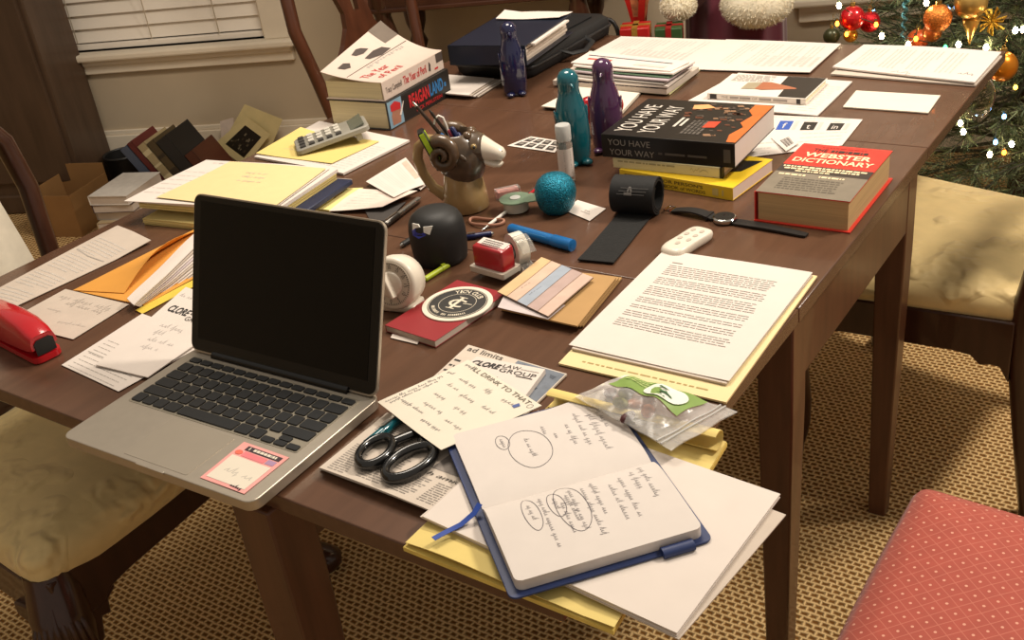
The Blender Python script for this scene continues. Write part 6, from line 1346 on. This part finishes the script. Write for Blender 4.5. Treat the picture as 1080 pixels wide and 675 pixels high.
for (u, v, l, h_) in ((.05, .06, .12, .04), (.03, .25, .06, .04), (.2, .25, .2, .04), (.5, .2, .14, .05), (.72, .18, .12, .05), (.2, .38, .12, .05), (.42, .4, .2, .05), (.7, .38, .15, .04), (.24, .55, .2, .05), (.55, .55, .12, .05), (.3, .7, .25, .05), (.65, .72, .2, .05), (.12, .82, .3, .04), (.5, .86, .25, .04)):
    s.mb.script(s.fn, (u, v), (1, -.05), l, h_, 2, int(u * 97 + v * 31), .0035, 1.0)
s.mb.script(s.fn, (.05, .95), (.0, -1), .6, .035, 2, 5, .0035); s.mb.script(s.fn, (.09, .93), (.0, -1), .5, .03, 2, 6, .0035)
s.mb.patch(s.fn, [(.86, .12), (.9, .14), (.89, .2), (.85, .19)], 3, .0006)
s.mb.stroke(s.fn, [(.95 + .022 * cos(t), .08 + .03 * sin(t)) for t in [k * pi / 6 for k in range(13)]], .004, 2)
s.done('handwritten_note', 'cream sheet of handwriting headed I\'LL DRINK TO THAT, lying across the pad and newspaper', 'note', [PAPER2, mat('note_print', '#6d6658', .7), PENINK, mat('blue_blot', '#4a5a90', .6)])
# scissors: local x along the blades
hA = (G(401, 478, TZ + .012) + G(432, 492, TZ + .012)) / 2; tipS = G(476, 432, TZ + .012)
sa = atan2(tipS.y - hA.y, tipS.x - hA.x)
sc = thing('scissors', 'black-handled scissors on the newspaper, blades under the handwritten note', 'scissors', (hA.x, hA.y, TZ + .0112), sa)
PLB = mat('glossy_black_handle', '#141414', .18, var=.05, coat=.5)
zz = .006
def loop(cy, rx, ry, th, rot_):
    m = MB(); cr, sr = cos(rot_), sin(rot_)
    m.tube([(-.002 + rx * cos(a) * cr - ry * sin(a) * sr, cy + rx * cos(a) * sr + ry * sin(a) * cr, zz) for a in [2 * pi * k / 32 for k in range(32)]], th, 10, closed=True, flat=1.25)
    s_ = 1 if cy > 0 else -1
    m.tube([(rx * .80, cy * .75, zz), (rx + .012, cy * .35, zz), (rx + .03, 0, zz - .001), (rx + .04, -s_ * .004, zz - .002)], [.0062, .0065, .0058, .004], 10, flat=.8)
    return m
loop(.0235, .025, .0165, .0052, radians(12)).build('handle', PLB, sc, smooth=60); loop(-.0235, .031, .0185, .0056, radians(-8)).build('handle', PLB, sc, smooth=60)
for s_ in (-1, 1):
    m = MB(); m.loft([[(x, y0 * s_, zz - .0035 + .001 * s_), (x, y1 * s_, zz - .0035 + .001 * s_), (x, y1 * s_, zz - .0018 + .001 * s_), (x, y0 * s_, zz - .0018 + .001 * s_)] for x, y0, y1 in ((.05, -.004, .006), (.08, -.002, .006), (.125, .0, .001))]); m.build('blade', SIL, sc)
m = MB(); m.lathe([(.004, zz - .002), (.004, zz + .004), (.003, zz + .0048)], 12, c=(.066, 0)); m.build('pivot', SIL, sc)
pen('pen', 'glossy teal pen beside the scissors on the newspaper', G(423, 440, TZ + .0155), G(384, 471, TZ + .0155), .0058, (TEAL, TEAL, SIL), capf=.5)

# ------------------------------------------------------------------ legal pad, white sheets, open notebook, bag
YQ = [(590, 417), (767, 467), (647, 666), (425, 577)]
yp = Sheet([(x, y) for x, y in YQ], TZ + .001, .0048, wob=.0003, seed=1); yp.done('legal_pad', 'yellow legal pad overhanging the near edge of the table under the white sheets', 'pad', [mat('legal_pad_side', '#d9be62', .75, var=.12)])
s = Sheet([(591, 416), (766, 466), (648, 664), (428, 574)], TZ + .0062, .001, lambda u, v: .0042 * abs(sin(3.2 * u + .4)) * v * v + .001 * sin(9 * u) * v, wob=.0005, seed=3, nu=22, nv=10)
for i in range(16): s.mb.stroke(s.fn, [(a / 12, .14 + .052 * i) for a in range(13)], .0012, 1, .0003)
s.done('yellow_page', 'wavy top page of the yellow legal pad at the near edge', 'paper', [YEL, mat('legal_rule', '#d8c47e', .7)])
a, b = G(580, 420, TZ + .02), G(758, 465, TZ + .02); ro = thing('rolled_pages', 'yellow pages rolled over the head of the legal pad beside the plastic bag', 'paper', a, atan2(b.y - a.y, b.x - a.x)); L = (b - a).length
m = MB(); m.slab(lambda u, v: Vector((L * u, .010 * cos(-2.2 + v * 4.4) * 1.2 + .0, .010 * sin(-2.2 + v * 4.4) + .001)), 4, 18, .0012); m.build('roll', YEL, ro, smooth=60)
wlab = ['lowest white sheet of the fan under the open notebook', 'second white sheet from the bottom of the fan under the notebook', 'third white sheet from the bottom of the fan under the notebook', 'top blank white sheet under the open notebook']
WQ = [G(443, 545, TZ + .016), G(823, 521, TZ + .016), G(714, 669, TZ + .016)]
for i in range(4):
    o4 = ((6, 22), (0, 3), (-1, 1), (0, 0))[i]; f4 = ((2, 7), (0, 3), (-1, 1), (0, 0))[i]; z = TZ + .0118 + .0014 * i
    BL, TR, BR = G(443, 545, z), G(823 + o4[0], 521 + o4[1], z), G(714 + f4[0], 668 + f4[1], z); TLc = BL + TR - BR
    s = Sheet([tuple(TLc), (823 + o4[0], 521 + o4[1]), (714 + f4[0], 668 + f4[1]), (443 + i, 545)], z, .0012, wob=.0004, seed=30 + i); s.done('white_sheet', wlab[i], 'paper', [PAPER if i % 2 else PAPERG] if i < 3 else [PAPER], 'white sheets under the notebook')
# open notebook: local x along the gutter, y across the pages (upper page at +y)
zN = TZ + .0186; gl, gr_ = G(504, 530.5, zN + .012), G(690, 479, zN + .012); na = atan2(gr_.y - gl.y, gr_.x - gl.x); gc = (gl + gr_) / 2; NL = (gr_ - gl).length * .985
ul = G(478, 457, zN + .006); perp = Vector((-sin(na), cos(na), 0)); PW1 = (ul - gl).dot(perp); ll = G(549, 628, zN); PW2 = -(ll - gl).dot(perp)
nb = thing('open_notebook', 'open blue notebook with handwriting on both pages, at the near corner of the table', 'notebook', (gc.x, gc.y, zN), na)
BLC2 = mat('blue_notebook_cover', '#24335f', .45, var=.05); NPG = mat('notebook_page', '#d3cac3', .75, var=.02)
m = MB(); cv = rrect(NL + .011, PW1 + PW2 + .010, .008, 5, -.001, (PW1 - PW2) / 2 + .001)
m.loft([[(x, y, z) for x, y in cv] for z in (0, .0022)]); m.build('cover', BLC2, nb, bevel=.0006)
def page(side):
    W_ = PW1 - .002 if side > 0 else PW2 - .003; hh = .0055 if side > 0 else .0125
    def f(u, v):
        x = -NL / 2 + .002 + (NL - .004) * u
        e = max(0, abs(u - .5) - .46) / .04; cut = .007 * (1 - (1 - e * e) ** .5) if e > 0 else 0
        y = (W_ - cut) * v
        z = .0022 + hh * (1 - .92 * (1 - min(1, v)) ** 9) - .0015 * v * v
        if side > 0: z += .012 * max(0, u + v - 1.62) ** 1.2 * 2
        return Vector((x, y * side, z))
    return f, W_, hh
for side, nm in ((1, 'left_page_block'), (-1, 'right_page_block')):
    f, W_, hh = page(side); m = MB(); ru = lambda u: .5 - .5 * cos(pi * u); f2 = (lambda u, v, f=f: f(ru(u), v ** 1.5)) if side > 0 else (lambda u, v, f=f: f(ru(u), (1 - v) ** 1.5))
    nu, nv = 26, 16; m.grid(f2, nu, nv, 0)
    rim = [(i / nu, 0) for i in range(nu)] + [(1, j / nv) for j in range(nv)] + [(1 - i / nu, 1) for i in range(nu)] + [(0, 1 - j / nv) for j in range(nv)]
    tops = [f2(*q_) for q_ in rim]; n_ = len(rim); m.add(tops + [Vector((q_.x, q_.y, .0022)) for q_ in tops], [(i, n_ + i, n_ + (i + 1) % n_, (i + 1) % n_) for i in range(n_)], 1)
    # writing runs across the page, from the upper edge to the lower one
    if side > 0:
        T = lambda a, b: f(1 - b, 1 - a)          # a: away from the upper edge, b: from the right end to the left
        runs = [(.10, .10, .34, .035), (.22, .17, .55, .04), (.16, .25, .46, .035), (.28, .33, .3, .035), (.36, .42, .12, .03), (.22, .47, .14, .035)]
        circ = [(.47, .60, .26, .125), (.30, .735, .1, .04)]
    else:
        T = lambda a, b: f(1 - b, a)
        runs = [(.10, .10, .42, .035), (.14, .16, .3, .035), (.18, .24, .5, .035), (.24, .31, .48, .035), (.14, .40, .42, .03), (.18, .46, .62, .032), (.16, .53, .5, .03), (.30, .60, .36, .03), (.16, .70, .6, .032)]
        circ = [(.38, .56, .30, .085), (.30, .63, .16, .045), (.33, .775, .21, .045)]
    k = 0
    for (a, b, l, h_) in runs: m.script(T, (a, b), (1, .03), l, h_, 2, 90 + k + (side > 0) * 20, .0032, .7); k += 1
    for (ca_, cb_, ra2, rb2) in circ:
        m.stroke(T, [(ca_ + ra2 * cos(t) * (1 + .03 * sin(3 * t)), cb_ + rb2 * sin(t)) for t in [j * pi / 14 for j in range(30)]], .0045, 2, asp=.7)
        m.script(T, (ca_ - ra2 * .55, cb_), (1, 0), ra2 * 1.1, .03, 2, int(ca_ * 99), .0032, .7)
    m.build(nm, [NPG, mat('notebook_edges', '#cfc6c0', .8, var=.1), PENINK], nb, smooth=50)
m = MB(); m.tube([(.045, -PW2 - .003, .003), (.075, -PW2 - .003, .003)], .0062, 12, flat=.75); m.build('pen_loop', BLC2, nb, smooth=40)
e0 = nb.matrix_basis.inverted() if False else None
rbp = [G(506, 531, zN + .013), G(500, 541, zN + .008), G(486, 553, zN + .002), G(470, 561, zN + .0005), G(457, 568, TZ + .0196)]
Rn = Matrix.Rotation(-na, 3, 'Z'); m = MB()
pl = [Rn @ (q_ - Vector((gc.x, gc.y, zN))) for q_ in rbp]; rings = []
for i, q_ in enumerate(pl):
    d_ = (pl[min(i + 1, 4)] - pl[max(i - 1, 0)]); d_.z = 0; d_.normalize(); n2 = Vector((-d_.y, d_.x, 0)) * .0032; rings.append([q_ + n2, q_ - n2, q_ - n2 - Vector((0, 0, .0006)), q_ + n2 - Vector((0, 0, .0006))])
m.loft(rings); m.build('ribbon_marker', mat('blue_ribbon', '#22449a', .5), nb, smooth=50)
# zip bag of dried fruit
def film_mat():
    mm = bpy.data.materials.new('clear_bag_film'); mm.use_nodes = True; nt = mm.node_tree; b_ = nt.nodes['Principled BSDF']; out_ = nt.nodes['Material Output']
    b_.inputs['Base Color'].default_value = (.95, .93, .9, 1); b_.inputs['Roughness'].default_value = .2; b_.inputs['Specular IOR Level'].default_value = .8
    tr = nt.nodes.new('ShaderNodeBsdfTransparent'); mx = nt.nodes.new('ShaderNodeMixShader'); fr = nt.nodes.new('ShaderNodeFresnel'); fr.inputs[0].default_value = 1.4
    tc = nt.nodes.new('ShaderNodeTexCoord'); nz = nt.nodes.new('ShaderNodeTexNoise'); nz.inputs['Scale'].default_value = 45; bp = nt.nodes.new('ShaderNodeBump'); bp.inputs['Strength'].default_value = .5; bp.inputs['Distance'].default_value = .006
    nt.links.new(tc.outputs['Object'], nz.inputs['Vector']); nt.links.new(nz.outputs['Fac'], bp.inputs['Height']); nt.links.new(bp.outputs[0], b_.inputs['Normal']); nt.links.new(bp.outputs[0], fr.inputs['Normal'])
    ad = nt.nodes.new('ShaderNodeMath'); ad.operation = 'ADD'; ad.inputs[1].default_value = .2; ad.use_clamp = True; nt.links.new(fr.outputs[0], ad.inputs[0]); nt.links.new(ad.outputs[0], mx.inputs[0])
    nt.links.new(tr.outputs[0], mx.inputs[1]); nt.links.new(b_.outputs[0], mx.inputs[2]); nt.links.new(mx.outputs[0], out_.inputs[0]); return mm
FILM = film_mat(); zB = TZ + .033
bw_ = [G(659, 395, zB), G(778, 433.5, zB), G(708, 474, zB), G(606, 418, zB)]; bc_ = sum(bw_, Vector()) / 4
zb = thing('snack_bag', 'clear plastic bag of dried fruit with a green label beside the ivory folder', 'bag', bc_, 0)
def bagf(u, v, up=1):
    q_ = bw_[0] * (1 - u) * (1 - v) + bw_[1] * u * (1 - v) + bw_[2] * u * v + bw_[3] * (1 - u) * v - bc_
    bl_ = sin(pi * min(1, u * 1.25)) ** .7 * sin(pi * v) ** .7 if u < .8 else 0
    wr = .0025 * sin(9 * u + 5 * v) * sin(7 * v - 3 * u) + .0018 * sin(23 * u - 11 * v)
    return q_ + Vector((0, 0, (.013 * bl_ + wr * (.4 + bl_)) if up else (-.006 * bl_ + wr * .3 - .0012)))
m = MB(); m.grid(lambda u, v: bagf(u, v, 1), 36, 26); m.grid(lambda u, v: bagf(u, v, 0), 20, 16); m.build('film', FILM, zb, smooth=80)
m = MB()
for uu in (.86, .90): m.tube([bagf(uu, v / 12) + Vector((0, 0, .001)) for v in range(13)], .0011, 5)
m.build('zip_seal', FROST, zb)
fc = [mat('dried_apricot', '#b5652a', .5, var=.2, scale=60), mat('dried_cherry', '#4a1a1c', .5, var=.2), mat('green_fruit', '#7a7a3a', .5, var=.2)]
for (u, v, mi, s1, s2) in ((.42, .50, 0, 1.9, 1.0), (.55, .62, 0, 1.5, .9), (.22, .32, 1, 1.2, 1.0), (.16, .6, 1, 1.0, .8), (.5, .88, 1, 1.3, .7), (.32, .7, 2, 1.2, .9), (.25, .48, 2, 1.3, 1), (.62, .35, 0, .9, .8)):
    q_ = bagf(u, v, 1) * .5 + bagf(u, v, 0) * .5; m = MB(); m.ball((0, 0, 0), .0085, 12, sc=(s1, s2, .55)); m.build('dried_fruit', fc[mi], zb, loc=q_, rot=(0, 0, u * 9), smooth=80)
gl_ = lambda u, v: bagf(.10 + .66 * u, .02 + .50 * v) + Vector((0, 0, .0012))
m = MB(); m.grid(lambda a, b: gl_(a, b), 14, 8, 0)
el = [(.66 + .27 * cos(t), .55 + .40 * sin(t)) for t in [2 * pi * k / 28 for k in range(28)]]
for k in range(28):
    m.add([gl_(.66, .55) + Vector((0, 0, .0012)), gl_(*el[k]) + Vector((0, 0, .0012)), gl_(*el[(k + 1) % 28]) + Vector((0, 0, .0012))], [(0, 1, 2)], 1)
m.patch(gl_, [(.60, .62), (.66, .5), (.74, .55), (.80, .68), (.72, .64), (.66, .72)], 2, .0018); m.rect(gl_, .52, .35, .62, .42, 2, .0018); m.lines(gl_, .56, .80, .38, .46, 2, 3, .03, 3, lift=.0018); m.lines(gl_, .08, .4, .2, .5, 4, 4, .05, 4, lift=.0010); m.lines(gl_, .66, .78, .84, .84, 1, 2, .04, 4, lift=.0018)
m.build('label', [mat('label_green', '#7d994c', .5), mat('label_white', '#e3e6d8', .5), mat('label_dark_green', '#2f5a34', .5), GREYINK, mat('label_light_green', '#b4c67c', .5)], zb, smooth=60)
